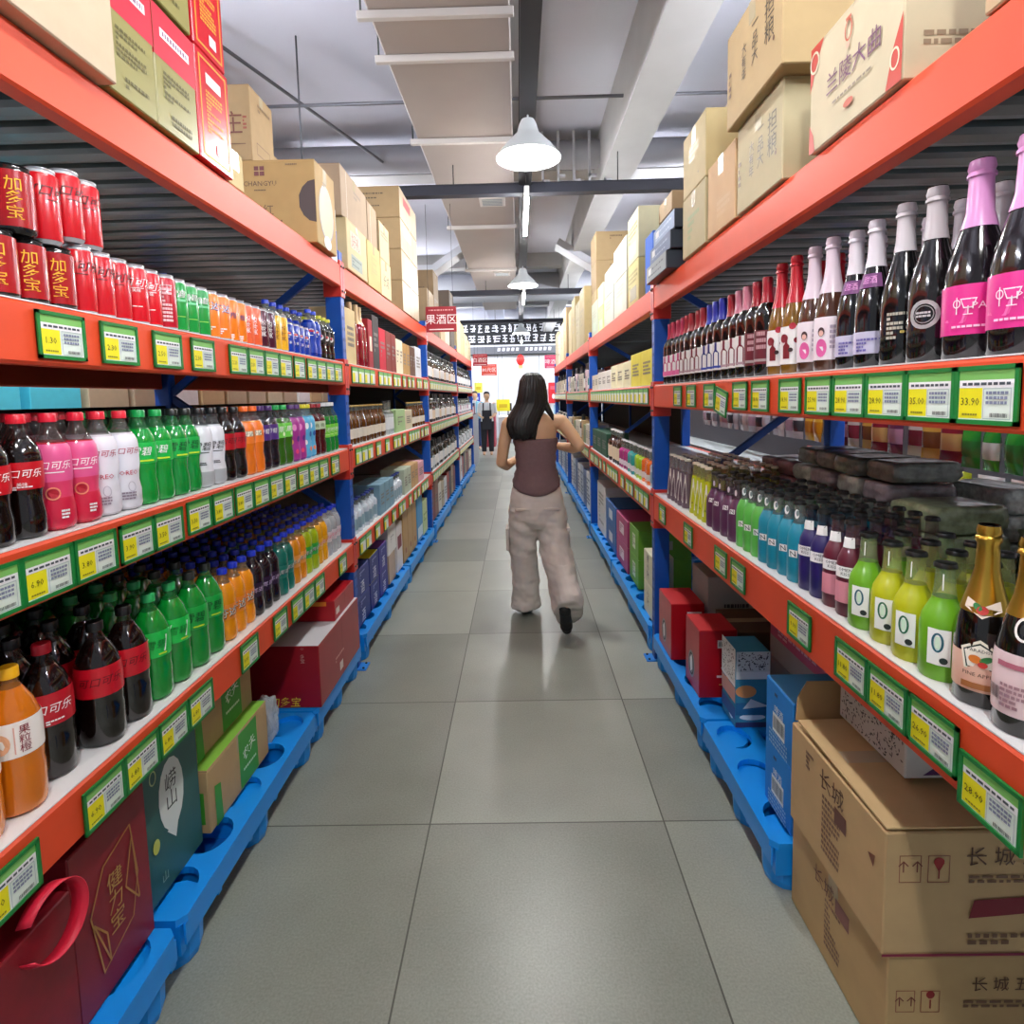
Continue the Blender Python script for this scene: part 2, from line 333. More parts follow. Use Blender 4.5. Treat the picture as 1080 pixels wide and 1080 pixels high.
# lower left shelf
KD['juice'] = K('bottle', 'petbig', .275, .043, '#cf6f10', '#f2b418', 'large orange juice bottle with yellow cap', [(.42, .66, '#f6eee6')], [('T', '果\n粒\n橙', '#8a2030', .45, .54, .018), ('D', (.016, .02), '#f4b48a', -.4, .53), ('R', (.002, .05), '#e8b0a0', .1, .54)], fill=.86, clear='#d88a40')
KD['bigcola'] = K('bottle', 'petbig', .275, .0455, COLA, '#c01a2e', 'large cola bottle with red label and red cap', [(.42, .66, '#b80d20')], [('T', '可口可乐', W, 0, .55, .0215, 0, .25), ('L', (.03, .01, 2), W, .2, .45)], fill=.84, clear='#2a1c18')
KD['bigzero'] = K('bottle', 'petbig', .275, .0455, COLA, '#141414', 'large cola bottle with plain red label and black cap', [(.42, .66, '#c40e22')], [('T', '可口可乐', '#5a0610', 0, .55, .0215, 0, .25)], fill=.84, clear='#2a1c18')
KD['bigsprite'] = K('bottle', 'petbig', .272, .044, '#0a8a2c', '#2aa65c', 'large green soda bottle with green cap', [(.42, .66, '#1cc850')], [('P', [(-.026, -.02), (.02, -.02), (.028, .02), (-.018, .02)], '#f4fff6', .1, .54), ('T', '雪碧', '#148a3a', .1, .545, .024, 0, .2), ('R', (.02, .004), '#c8e832', .4, .45)], fill=.84, clear='#1c9a44')
KD['bigsprite0'] = K('bottle', 'petbig', .272, .044, '#0a8a2c', '#1a1f1c', 'large green soda bottle with black cap', [(.42, .66, '#10a640')], [('T', '雪碧', '#0a4a20', 0, .55, .03, 0, .2), ('R', (.03, .004), '#c8e832', .2, .45)], fill=.84, clear='#1c8a40')
def small(desc, liq, lab, txt='美年达', tc=W, cap='#1c34c0', clear='#a8906c', bg='#2a2440', sz=.02):
    return K('bottle', 'pet', .23, .0342, liq, cap, desc, [(.3, .52, lab)], [('T', txt, bg, .05, .4, sz*1.12, .15, .1), ('T', txt, tc, 0, .41, sz, .15, .1)], fill=.8, clear=clear)
KD['orange_s'] = small('orange soda bottle with blue cap', '#f09408', '#f08a18', '芬达', bg='#141018', sz=.031)
KD['plum_s'] = small('dark grape soda bottle with blue cap', '#180a16', '#2a1034', tc='#e8d0f8', clear='#3a3038')
KD['teal_s'] = small('teal soda bottle with blue cap', '#0c6a5c', '#0c7a6a', clear='#4a7a70')
KD['amber_s'] = small('amber soda bottle with blue cap', '#e08a10', '#f0a040', tc='#fff0e0')
KD['green_s'] = small('yellow-green soda bottle with blue cap', '#a8c010', '#2cae3c')
KD['gold_s'] = small('golden soda bottle with blue cap', '#f0a808', '#f0b010', tc='#e85a7a', bg='#fff8e8')
KD['clear_s'] = small('clear soda bottle with pink lettering', M('#d4d8dc', .1, alpha=.6, coat=.5), '#e8dce2', tc='#d83a70', clear='#c8ccd0', bg='#fff8f8')
# upper right shelf
def wine(desc, foil, lab, glass='#0c0a0a', pr=(), h=.3, r=.037, sty='wine', fz=.74, lz=(.12, .46)):
    return K('bottle', sty, h, r, glass, foil, desc, [(lz[0], lz[1], lab)] if lab else None, pr, fill=1., foil=fz, name='wine_bottle', lmat=.4)
bm = lambda c, b: [('B', .095, c, -.2, .3), ('R', (.05, .008), b, 0, .16)]
KD['w_red'] = wine('dark wine bottle with red foil and white label', '#9a1224', W, pr=bm('#7a1a30', '#c0a0a8'))
KD['w_pink'] = wine('wine bottle with pink label foot and rose foil', '#b02448', W, pr=bm('#c03a78', '#f060a0')+[('R', (.06, .022), '#f078b0', 0, .17)])
KD['w_blue'] = wine('dark wine bottle with blue foil and white label', '#1c2aa0', W, pr=bm('#28287a', '#3048b0'))
KD['w_rose'] = wine('dark red wine bottle with deep red label', '#a01428', '#6a1c2c', pr=[('L', (.03, .06, 3), '#c89aa0', 0, .36), ('R', (.05, .008), '#b0a0a0', 0, .16)])
KD['w_cork'] = wine('dark wine bottle with pale pink and red foil', '#c8788c', W, pr=bm('#7a1a30', '#c0a0a8'))
KD['w_apple'] = wine('golden cider bottle with red foil and spotted label', '#b81426', W, '#7a5418', [('D', (.012, .012), '#8a1428', -.4, .3), ('D', (.009, .009), '#b01a30', .2, .4), ('D', (.008, .008), '#8a1428', .5, .28), ('B', .06, '#7a1020', -.2, .22), ('D', (.006, .006), '#2a1a1a', .1, .2)], h=.32, r=.038, sty='champ', fz=.6, lz=(.08, .4))
lady = [('D', (.013, .022), '#e060a0', -.1, .17), ('D', (.008, .011), '#4a3036', -.1, .29), ('D', (.0055, .007), '#e8b8a8', -.1, .28), ('L', (.012, .06, 5), '#b0a0b0', .55, .25)]
KD['w_lady'] = wine('rose wine bottle with pale foil and portrait label', '#dcc8d4', '#f0e4ea', '#4a2c20', lady, h=.32, r=.038, sty='champ', fz=.58, lz=(.08, .4))
KD['w_dusk'] = wine('silver foiled black bottle with purple neck label', '#d8d0d8', '#c8c4dc', '#0a090c', [('R', (.06, .03), '#6a2c6a', 0, .585), ('T', '甜酒', '#e89ad8', 0, .59, .018), ('L', (.04, .03, 4), '#6a60a8', 0, .15)], h=.31, r=.038, sty='champ', fz=.68, lz=(.09, .24))
KD['w_night'] = wine('silver foiled black bottle with gold print', '#c8c0c4', None, '#08090a', [('L', (.03, .055, 6), '#b8b0a0', 0, .24), ('D', (.004, .003), '#e0c060', .3, .2)], h=.315, r=.04, sty='champ', fz=.7)
KD['w_sun'] = wine('grey foiled bottle with sunburst mark', '#b8b0b2', None, '#141012', [('G', (.024, .026, .007), '#a8a4a4', 0, .27), ('G', (.015, .016, .0015), '#8a8686', 0, .27), ('L', (.024, .012, 2), '#c0bcbc', 0, .27)], h=.315, r=.041, sty='champ', fz=.7)
KD['w_heart'] = wine('sparkling bottle with pink foil and magenta label', '#d894c8', '#e0288c', '#120a10', [('P', [(-.04, -.02), (-.01, -.024), (.04, .02), (.0, .015)], '#f060a8', 0, .25), ('R', (.0015, .028), '#ffe8f4', -.42, .265), ('G', (.0055, .007, .0014), '#ffe8f4', -.42, .275), ('P', [(-.011, .008), (.011, .008), (.006, -.008), (-.006, -.008)], '#ffe8f4', -.08, .275), ('P', [(-.009, .006), (.009, .006), (.005, -.006), (-.005, -.006)], '#e0288c', -.08, .275), ('R', (.0015, .014), '#ffe8f4', -.08, .24), ('R', (.012, .0015), '#ffe8f4', -.08, .22), ('T', 'PAPP', '#ffe8f4', .4, .262, .016), ('L', (.05, .006, 1), '#ffd0e8', 0, .16)], h=.325, r=.046, sty='champ', fz=.66, lz=(.12, .37))
# lower right shelf
def fr(c): return M(c, .38, coat=.25)
def rio(desc, liq, pr, lab=None, cap='#141414', clear='#8c9490', h=.225, r=.0305, sty='rio', fill=.72):
    return K('bottle', sty, h, r, fr(liq), cap, desc, lab, pr, fill=fill, clear=clear, name='cocktail_bottle')
nn = [('D', (.013, .013), W, 0, .84), ('D', (.008, .008), '#7a8a88', .15, .85), ('R', (.022, .02), W, 0, .36), ('T', 'N', '#10181a', 0, .36, .022, .15)]
KD['teal'] = rio('frosted teal cocktail bottle with white N label', '#0a86a0', nn)
KD['green_n'] = rio('frosted green cocktail bottle with white N label', '#5cb84c', nn)
KD['violet'] = K('bottle', 'pear', .215, .036, fr('#5a2c50'), '#2c2220', 'round frosted purple cocktail bottle', None, [('D', (.008, .011), '#d8c8d0', .1, .8), ('R', (.02, .016), W, 0, .5), ('T', 'N', '#3a2030', 0, .5, .02, .15)], fill=.7, clear='#6a5860', name='cocktail_bottle')
tri = lambda c: [('P', [(-.013, -.07), (.013, -.07), (.003, .06), (-.003, .06)], '#f4f0ea', 0, .42), ('T', 'A', c, 0, .22, .014)]
KD['clearp'] = K('bottle', 'cone', .225, .028, fr('#6a5462'), '#d8d0c0', 'pale purple tapered bottle with white triangle label', None, tri('#5a3050'), fill=.7, clear='#a09498', name='cocktail_bottle')
KD['yellowt'] = K('bottle', 'cone', .225, .028, fr('#c8cc10'), '#e8d8c0', 'yellow tapered bottle with white triangle label', None, tri('#5a6a10'), fill=.74, clear='#b8b070', name='cocktail_bottle')
dk = lambda c, t: [('R', (.05, .026), W, 0, .47), ('T', 'OMEN\nKISS', '#201828', 0, .475, .0105), ('R', (.045, .024), W, 0, .77), ('R', (.03, .002), '#303030', .1, .78, 1, .6)]
KD['indigo'] = rio('dark indigo cocktail bottle with white label', '#20145a', dk(0, 0), cap='#101010', clear='#26243a')
KD['rosy'] = rio('dark red cocktail bottle with pink label', '#5a1228', dk(0, 0)+[('R', (.05, .05), '#d88a98', 0, .26)], cap='#101010', clear='#6a4a50')
od = lambda c: [('R', (.034, .066), '#f6f8f2', 0, .3), ('G', (.009, .018, .0035), c, -.05, .34), ('R', (.007, .022), '#d8f0d8', -.05, .34), ('D', (.006, .006), '#1c2c2a', .2, .19), ('R', (.004, .03), W, 0, .84)]
KD['lemon'] = K('bottle', 'pear', .212, .0365, fr('#b4b810'), '#101210', 'frosted yellow soda bottle with white O label', None, od('#2c6a4a'), fill=.7, clear='#b4bc70', name='cocktail_bottle')
KD['limeo'] = K('bottle', 'pear', .212, .0365, fr('#6aa81c'), '#101210', 'frosted lime green soda bottle with white O label', None, od('#1c5a6a'), fill=.7, clear='#98b078', name='cocktail_bottle')
KD['spark'] = K('bottle', 'champ', .3, .04, '#0c0806', '#c8a040', 'gold foiled sparkling bottle with pineapple label', [(.09, .3, '#e8b8a0')],
    [('P', [(-.026, .012), (0, .03), (.026, .012), (.02, -.022), (-.02, -.022)], '#f4ecd8', 0, .285), ('P', [(-.022, .01), (0, .025), (.022, .01), (.017, -.019), (-.017, -.019)], '#182c20', 0, .285),
     ('P', [(-.02, .009), (0, .022), (.02, .009), (.015, -.017), (-.015, -.017)], '#f6f0e0', 0, .285), ('T', 'PARADISE', '#20241c', 0, .325, .0075), ('D', (.008, .007), '#d87828', -.15, .275), ('D', (.009, .005), '#2c7a3c', .2, .28, 1, .5), ('D', (.006, .005), '#c03028', .1, .25), ('T', 'PINE APPLE', '#4a2018', 0, .19, .0085), ('R', (.045, .01), '#a86838', 0, .125),
     ('P', [(-.03, .012), (0, .0), (.03, .012), (.03, -.004), (0, -.018), (-.03, -.004)], '#f0dcc8', 0, .56), ('D', (.009, .007), '#c03830', .0, .545), ('D', (.008, .005), '#2c7a3c', -.2, .56, 1, -.5)], fill=1., foil=.52, cap_m=.95, name='wine_bottle')
KD['spark2'] = K('bottle', 'champ', .3, .04, '#0c0806', '#c8a040', 'dark sparkling bottle with gold foil and pale rose label', [(.1, .42, '#e4c8c8')],
    [('L', (.05, .04, 5), '#9a7078', 0, .2), ('R', (.06, .008), '#b06070', 0, .36), ('Z', (.02, .02), '#3a2a2a', -.9, .2), ('G', (.014, .018, .004), '#f0e8e0', 0, .55), ('D', (.006, .008), '#1a1a1a', 0, .55)], fill=1., foil=.6, cap_m=.95, name='wine_bottle')
# generic far stock
KD['f_white'] = wine('dark bottle with white label', '#1a1a1c', W, h=.3, r=.038)
KD['f_amber'] = K('bottle', 'rio', .22, .03, '#5a3410', '#c8a860', 'small amber bottle with pale label', [(.15, .4, '#e8e0d0')], fill=.85, name='beer_bottle')
KD['f_goldtop'] = wine('tall wine bottle with gold top and red body', '#c8a878', None, '#8a1020', h=.36, r=.042, fz=.68)
KD['f_clearw'] = K('bottle', 'spirit', .24, .035, '#b8c4c8', '#20242a', 'clear spirit bottle with white label', [(.15, .5, '#e8ecf0')], fill=.6, name='spirit_bottle')
KD['f_teal'] = K('bottle', 'spirit', .2, .034, '#2a9a9a', '#e8e8e8', 'teal bottle with white cap', [(.12, .3, '#e8e8f0')], fill=.7, name='cordial_bottle')
KD['f_lime'] = K('bottle', 'spirit', .2, .034, '#a8d028', '#e8e8e8', 'lime bottle with white cap', [(.12, .3, '#f0f0e0')], fill=.7, name='cordial_bottle')
KD['f_orange'] = K('bottle', 'spirit', .2, .034, '#f07020', '#e8e8e8', 'bright orange bottle with white cap', [(.12, .3, '#f0e8e0')], fill=.7, name='cordial_bottle')
KD['f_mag'] = K('bottle', 'spirit', .2, .034, '#a82c7a', '#e8e8e8', 'magenta bottle with white cap', [(.12, .3, '#f0e0f0')], fill=.7, name='cordial_bottle')
KD['f_brown'] = K('bottle', 'spirit', .25, .04, '#3a160c', '#eeeeee', 'brown bottle with cream label and white cap', [(.12, .5, '#f0dcc0')], fill=.8, name='spirit_bottle')
KD['f_spray'] = K('bottle', 'spirit', .19, .034, '#d0dce8', '#2a3a8a', 'pale bottle with dark blue cap', [(.12, .45, '#8aa8b8')], fill=.8, name='lotion_bottle')

# ------------------------------------------------------------------ racks
LX, RX = -.9, .715               # aisle faces of the uprights
PITCH = 2.755
LY = [.285+PITCH*i for i in range(5)]
RY = [.335+PITCH*i for i in range(5)]
LZ = [(2.035, 2.15), (1.535, 1.65), (1.09, 1.205), (.59, .70)]
RZ = [(1.89, 2.005), (1.385, 1.498), (.785, .925)]
DEP = 1.0
BAYN = ['near', 'second', 'third', 'farthest']
def upright(mb, cx, cy, z1, s):
    """post: hollow-looking channel with slots on its aisle face; s=+1 aisle on +x"""
    w, d = .06, .08
    x0, x1 = (cx-d, cx) if s > 0 else (cx, cx+d)
    mb.box(x0, x1, cy-w/2, cy+w/2, .005, z1, BLUE, .004)
def rack_bay(side, i):
    s = 1 if side == 'left' else -1
    X = LX if s > 0 else RX; YS = LY if s > 0 else RY; Z = LZ if s > 0 else RZ
    y0, y1 = YS[i]+.03, YS[i+1]+.03; ztop = Z[0][1]+.07
    t = thing('storage_rack', 'blue and orange storage rack on the %s of the aisle, %s bay from the camera' % (side, BAYN[i]), 'shelving rack', (X, (y0+y1)/2, 0))
    cy = (y0+y1)/2; L0, L1 = y0-cy, y1-cy
    def frame(yy):
        for xx, asl in ((0, True), (-s*DEP, False)):
            mb = MB()
            if asl: upright(mb, xx, yy, ztop, s)
            else: upright(mb, xx+s*.08, yy, ztop, s)
            if asl:
                xf = s*.0006; z = .12
                while z < ztop-.05:          # slot pairs on the face
                    for q in (-.014, .014):
                        mb.add([(xf, yy+q-.004, z-.008), (xf, yy+q+.004, z-.008), (xf, yy+q+.004, z+.008), (xf, yy+q-.004, z+.008)], [(0, 1, 2, 3)], DARK)
                    z += .055
            p = mb.build('upright', t)
            fb = MB(); xa = xx if asl else xx+s*.08
            fx0, fx1 = sorted((xa+s*.045, xa-s*.09)); fb.box(fx0, fx1, yy-.045, yy+.045, .0, .006, FOOT)
            for q in (-1, 1): fb.lathe([(.006, .006), (.006, .012), (0, .012)], DARK, 8, cx=xa+s*.028, cy=yy+q*.03)
            fb.build('foot_plate', p)
        # zigzag bracing between front and back post
        zz = [(.12, 0), (.85, 0), (1.48, 1), (2.1, 0)] ; br = MB()
        pts = [(-s*.06, .85), (-s*(DEP-.06), 1.5), (-s*.06, min(2.28, ztop-.05))]; 
        pts = [(-s*.06, .2), (-s*(DEP-.06), .2), (-s*.06, .85), (-s*(DEP-.06), 1.5), (-s*.06, ztop-.05)]
        for (a, za), (b, zb) in zip(pts, pts[1:]):
            br.beam((a, yy, za), (b, yy, zb), .025, .035, BLUE)
        br.build('brace', t)
    if i == 3:
        eb = MB(); ex0, ex1 = sorted((-s*.09, -s*(DEP-.09))); eb.box(ex0, ex1, L1-.01, L1-.004, .05, Z[0][1], M('#1c2c50', .6)); eb.build('end_panel', t)
    if i == 0: frame(L0-.03)
    frame(L1-.03)
    for zi, (z0, z1) in enumerate(Z):
        for back in (0, 1):
            mb = MB(); xa = 0 if not back else -s*(DEP-.045)
            bx0, bx1 = sorted((xa+s*.004, xa-s*.045)); mb.box(bx0, bx1, L0, L1-.06, z0, z1, ORANGE, .006)
            ob = mb.build('beam', t)
            cb = MB()
            for ye in (L0-.03, L1-.065):                       # painted connector brackets clasping the posts
                ex0, ex1 = sorted((xa+s*.006, xa-s*.086)); cb.box(ex0, ex1, ye, ye+.035, z0-.05, z1+.02, RED_PAINT, .003)
                for zb in (z0-.02, z1-.01): cb.tube((xa+s*.006, ye+.017, zb), (xa+s*.012, ye+.017, zb), .006, STEEL, 8)
            if not back: cb.build('beam_bracket', ob)
        # corrugated steel deck
        mb = MB(); n = int((L1-L0-.06)/.12); w = (L1-L0-.06)/n; zt = z1-.008; vs = []; fs = []
        xx0, xx1 = -s*.046, -s*(DEP-.046)
        for k in range(n):
            ya = L0+k*w
            for (yy, zz) in ((0, 0), (.006, -.022), (.03, -.026), (.07, -.026), (.094, -.022), (.1, 0)):
                vs += [(xx0, ya+yy*w/.12, zt+zz), (xx1, ya+yy*w/.12, zt+zz)]
        vs += [(xx0, L1-.06, zt), (xx1, L1-.06, zt)]
        for k in range(len(vs)//2-1): fs.append((2*k, 2*k+2, 2*k+3, 2*k+1))
        mb.add(vs, fs, STEEL); mb.build('shelf_deck', t)
        if zi == len(Z)-1 and (side == 'left' or i > 1):
            pb = MB(); px0, px1 = sorted((-s*(DEP-.05), -s*(DEP-.056))); pb.box(px0, px1, L0, L1-.06, .05, 1.45 if i < 2 else Z[0][0], M('#4a4038' if i else '#1e1c1e', .8, nz=.1)); pb.build('back_panel', t)  # in the first left bays an added dark sheet stands in for rear goods
        if zi or i == 9:
            lb = MB(); lx0, lx1 = sorted((s*.0, -s*(DEP-.06))); lb.box(lx0, lx1, L0+.005, L1-.065, z1+.0005, z1+.003, LINER); lb.build('shelf_liner', t)
for side in ('left', 'right'):
    for i in range(4): rack_bay(side, i)

# ------------------------------------------------------------------ price tags
GREEN = M('#0f7a34', .35); YEL = '#f0e614'
_TAGS = {}
def price_tag(side, y, z, price, label, group, simple=False, tilt=0., w=.12, h=.09):
    s = 1 if side == 'left' else -1; x = (LX if s > 0 else RX)+s*.0065; rz = 0 if s > 0 else PI
    key = (price, simple)
    def holder(mb):
        for a in ((-w/2, w/2, -h/2, -h/2+.007), (-w/2, w/2, h/2-.007, h/2), (-w/2, -w/2+.007, -h/2, h/2), (w/2-.007, w/2, -h/2, h/2)): mb.box(0, .005, a[0], a[1], a[2], a[3], GREEN)
        mb.box(0, .002, -w/2, w/2, -h/2, h/2, GREEN)
    mp = lambda u, v, i: (.0022+.0002*i, u, v)
    P = [('R', (w-.014, h-.014), '#e6f2e6', 0, 0), ('R', (w-.014, .016), '#7cc060', 0, h/2-.015), ('R', (.046, .048), YEL, -w/2+.031, -.012), ('R', (w-.016, .012), '#f8f8f8', 0, .017)]
    if simple:
        if key not in _TAGS:
            mb = MB(); mb.box(0, .004, -w/2, w/2, -h/2, h/2, GREEN)
            for i, p in enumerate(P[:3]):
                vs, fs = shape2d(p[0], p[1]); mb.add([(.0042+.0002*i, p[3]+a, p[4]+b) for a, b in vs], fs, M(p[2], .5))
            mb.add([(.0046, .002, -.036), (.0046, w/2-.01, -.036), (.0046, w/2-.01, .01), (.0046, .002, .01)], [(0, 1, 2, 3)], WHITE)
            o = mb.build('price_tag'); _TAGS[key] = o.data; bpy.data.objects.remove(o)
        o = bpy.data.objects.new('price_tag', _TAGS[key]); C.objects.link(o); o.location = (x, y, z); o.rotation_euler = (tilt, 0, rz)
        return tag(o, label, 'price tag', group)
    if key in _TAGS:
        o = dup(_TAGS[key], (x, y, z), rz, label, group)
    else:
        o = thing('price_tag', label, 'price tag', (x, y, z), rz, group)
        mb = MB(); holder(mb); mb.build('tag_holder', o)
        c = prints_mesh(P, mp, 'price_card', o)
        mp2 = lambda u, v, i: (.0032+.0001*i, u, v)
        prints_mesh([('T', price, '#4a4410', -w/2+.031, -.01, .017), ('L', (.03, .005, 1), '#8a8420', -w/2+.031, -.03), ('L', (.09, .007, 1), '#404850', 0, .017), ('O', (.05, .046, .001), '#b0b8c0', .022, -.013), ('L', (.04, .022, 3), '#8088a0', .022, -.004), ('Z', (.03, .006), '#303038', .026, -.03)], mp2, 'lettering', c)
        _TAGS[key] = o
    o.rotation_euler = (tilt, 0, rz)
    return o
SHN = {('left', 0): 'top', ('left', 1): 'upper', ('left', 2): 'middle', ('left', 3): 'lowest', ('right', 0): 'top', ('right', 1): 'upper', ('right', 2): 'lower'}
TAGY = {('left', 1): [1.139, 1.305, 1.483, 1.649, 1.858, 1.985, 2.11, 2.235, 2.375, 2.52, 2.643, 2.765, 2.885],
        ('left', 2): [.936, 1.055, 1.179, 1.31, 1.432, 1.573, 1.703, 1.837, 1.963, 2.089, 2.214, 2.354, 2.477, 2.601, 2.766],
        ('left', 3): [.915, 1.143, 1.265, 1.39, 1.515, 1.807, 2.051, 2.217, 2.344, 2.472, 2.806],
        ('right', 1): [.886, 1.007, 1.128, 1.252, 1.377, 1.522, 1.708, 1.863, 2.035, 2.161, 2.387, 2.588],
        ('right', 2): [.841, .966, 1.09, 1.213, 1.445, 1.86, 2.023, 2.419, 2.862]}
PRICES = {('left', 1): ['1.30', '2.30', '2.50', '2.30', '2.20', '2.50', '2.20', '2.50', '2.00', '2.80', '2.80', '3.00', '3.00'],
          ('left', 2): ['3.00', '6.90', '3.80', '3.90', '3.50', '3.50', '3.80', '3.80', '3.80', '3.80', '3.50', '4.00', '4.00', '3.50', '3.50'],
          ('left', 3): ['9.90', '6.90', '6.80', '6.80', '6.80', '3.00', '3.00', '3.00', '3.00', '3.00', '3.00'],
          ('right', 1): ['33.90', '35.00', '28.90', '28.90', '25.90', '18.90', '18.90', '19.90', '16.90', '16.90', '15.90', '15.90'],
          ('right', 2): ['28.90', '26.90', '11.80', '11.80', '9.90', '8.90', '8.90', '7.90', '7.90']}
for key, ys in TAGY.items():
    sd, zi = key; z0, z1 = (LZ if sd == 'left' else RZ)[zi]
    for j, y in enumerate(ys):
        z = (z0+z1)/2 - (.012 if sd == 'left' and zi == 3 and j < 5 else 0); tl = 0
        if sd == 'left' and zi == 2 and j < 5: z -= .004
        if key == ('right', 1) and j == 8: tl = -.2; z -= .02
        if key == ('right', 2) and j in (0,): z -= .03
        price_tag(sd, y, z, PRICES[key][j], 'green framed price tag on the %s %s shelf edge, %s from the near end' % (sd, SHN[key], ORD[j+1]), 'price tags on the shelf edges', tilt=tl)
_r = random.Random(3); FAR_TAGS = []
for sd in ('left', 'right'):
    s = 1 if sd == 'left' else -1; YS = LY if s > 0 else RY; Z = LZ if s > 0 else RZ
    for i in (1, 2, 3):
        for zi in range(1, len(Z)):
            n = {1: 13, 2: 15, 3: 13}[i]; y = YS[i]+.14; j = 0
            while y < YS[i+1]-.1:
                j += 1
                if i == 3: FAR_TAGS.append((sd, y, sum(Z[zi])/2)); y += .126; continue
                price_tag(sd, y, sum(Z[zi])/2, 'x', 'small price tag, %s bay, %s %s shelf edge, %s from the near end' % (BAYN[i], sd, SHN[(sd, zi)], ORD[j]), 'price tags on the shelf edges', simple=True)
                y += .126 if i > 1 or _r.random() < .55 or (sd == 'right' and zi == 1) else _r.uniform(.16, .26)

b = MB()
for sd, y, z in FAR_TAGS:
    s = 1 if sd == 'left' else -1; x = (LX if s > 0 else RX)+s*.0065; a, c = sorted((x, x+s*.004)); b.box(a, c, y-.06, y+.06, z-.045, z+.045, GREEN)
    a, c = sorted((x+s*.004, x+s*.0045)); b.box(a, c, y-.053, y+.053, z-.038, z+.03, WHITE); q = y-s*.03; a, c = sorted((x+s*.0045, x+s*.005)); b.box(a, c, q-.022, q+.022, z-.036, z+.01, M(YEL, .5))
o = b.build('price_tags'); tag(o, 'tiny price tags lining the shelf edges of the farthest rack bays', 'price tags', kind='stuff')

# ------------------------------------------------------------------ cartons
def carton(label, x0, x1, y0, y1, z0, z1, col, side, A=(), N=(), name='carton', cat='box', group=None, rz=0., kraft=True, tape=True, nz=.05, bands=(), rough=.75, topcol=None, open_flaps=False):
    """A: prints on the aisle face, N: prints on the face towards the camera; coordinates are fractions of the face"""
    cx, cy = (x0+x1)/2, (y0+y1)/2; t = thing(name, label, cat, (cx, cy, z0), rz, group)
    hx, hy, H = (x1-x0)/2, (y1-y0)/2, z1-z0; mb = MB(); m = M(col, rough, nz=nz, nscale=14)
    mb.box(-hx, hx, -hy, hy, 0, H-(.004 if kraft else 0), m, .003)
    if kraft and not open_flaps:                                    # two closing flaps meeting in a seam
        mb.box(-hx+.001, hx-.001, -hy+.001, -.001, H-.005, H, m); mb.box(-hx+.001, hx-.001, .001, hy-.001, H-.005, H, m)
    b = mb.build('box_body', t)
    if topcol:
        q = MB(); q.box(-hx+.003, hx-.003, -hy+.003, hy-.003, H, H+.001, M(topcol, .6)); q.build('top_panel', t)
    if tape and not open_flaps:
        q = MB(); q.box(-hx, hx, -.022, .022, H, H+.0006, M('#d8c8a4', .25, alpha=.7)); q.box(-hx-.0006, -hx, -.022, .022, H-.06, H, M('#d8c8a4', .25, alpha=.7)); q.box(hx, hx+.0006, -.022, .022, H-.06, H, M('#d8c8a4', .25, alpha=.7)); q.build('packing_tape', t)
    s = 1 if side == 'left' else -1
    wA, wN = 2*hy, 2*hx
    if A:
        mp = lambda u, v, i: (s*(hx+.0007+.0003*i), s*u, H/2+v)
        prints_mesh([(p[0], p[1], p[2], p[3]*wA, p[4]*H)+tuple(p[5:]) for p in A], mp, 'printing', t)
    if N:
        mp = lambda u, v, i: (u, -hy-.0007-.0003*i, H/2+v)
        prints_mesh([(p[0], p[1], p[2], p[3]*wN, p[4]*H)+tuple(p[5:]) for p in N], mp, 'printing', t)
    return t
# ------------------------------------------------------------------ stock: drinks in the near bays
def fit(f, o):
    a = f % ((o+' from camera, ') if o else '')
    return a if len(a.split()) <= 16 else f % (o+' one, ')
TOPL = .0035   # liner thickness on lined shelves
def run_front(side, shelf, z, x, items):
    """items: (kind, [y...][, dx]) ordered from the near end; every bottle its own thing"""
    s = 1 if side == 'left' else -1; cnt = {}; tot = {}
    for it in items: tot[it[0]] = tot.get(it[0], 0)+len(it[1])
    for it in items:
        k = KD[it[0]]; dx = it[2] if len(it) > 2 else 0
        for y in it[1]:
            cnt[it[0]] = cnt.get(it[0], 0)+1; n = cnt[it[0]]
            lab = fit('%s, %%s%s shelf' % (k['desc'], side+' '+shelf), ORD[n] if tot[it[0]] > 1 else '')
            rz = (-.82 if s > 0 else PI+.68)+rnd(-.12, .12)
            make_drink(k, lab, k['cat'], (x+s*dx+rnd(-.003, .003), y, z), rz, ('%ss on the %s %s shelf' % (k['cat'], side, shelf)) if tot[it[0]] > 1 else None)
DEEP = []
def run_back(side, shelf, z, x, items, rows, dx, jit=.004, grp='back row bottles', lab='%s, rear rows, %s shelf'):
    s = 1 if side == 'left' else -1; cc = {}
    for r in range(1, rows+1):
        for it in items:
            k = KD[it[0]]
            for y in it[1]:
                if r > 2:
                    DEEP.append((k, (x-s*(dx*r)+rnd(-jit, jit), y+(.02 if r % 2 else 0), z))); continue
                kk = (k['desc'], r); cc[kk] = cc.get(kk, 0)+1
                lb_ = '%s, row %s, %s from camera, %s shelf' % (k['desc'], ('two', 'three')[r-1], ORD[cc[kk]], side+' '+shelf)
                if len(lb_.split()) > 16: lb_ = lb_.replace(' from camera', '')
                simple_drink(k, lb_, k['cat'], (x-s*(dx*r)+rnd(-jit, jit), y+(.02 if r % 2 else 0)+rnd(-jit, jit)*.4, z), rnd(-1, 1), '%s behind the front row, %s %s shelf' % (k['desc'], side, shelf))
def seq(a, n, d): return [round(a+d*i, 3) for i in range(n)]
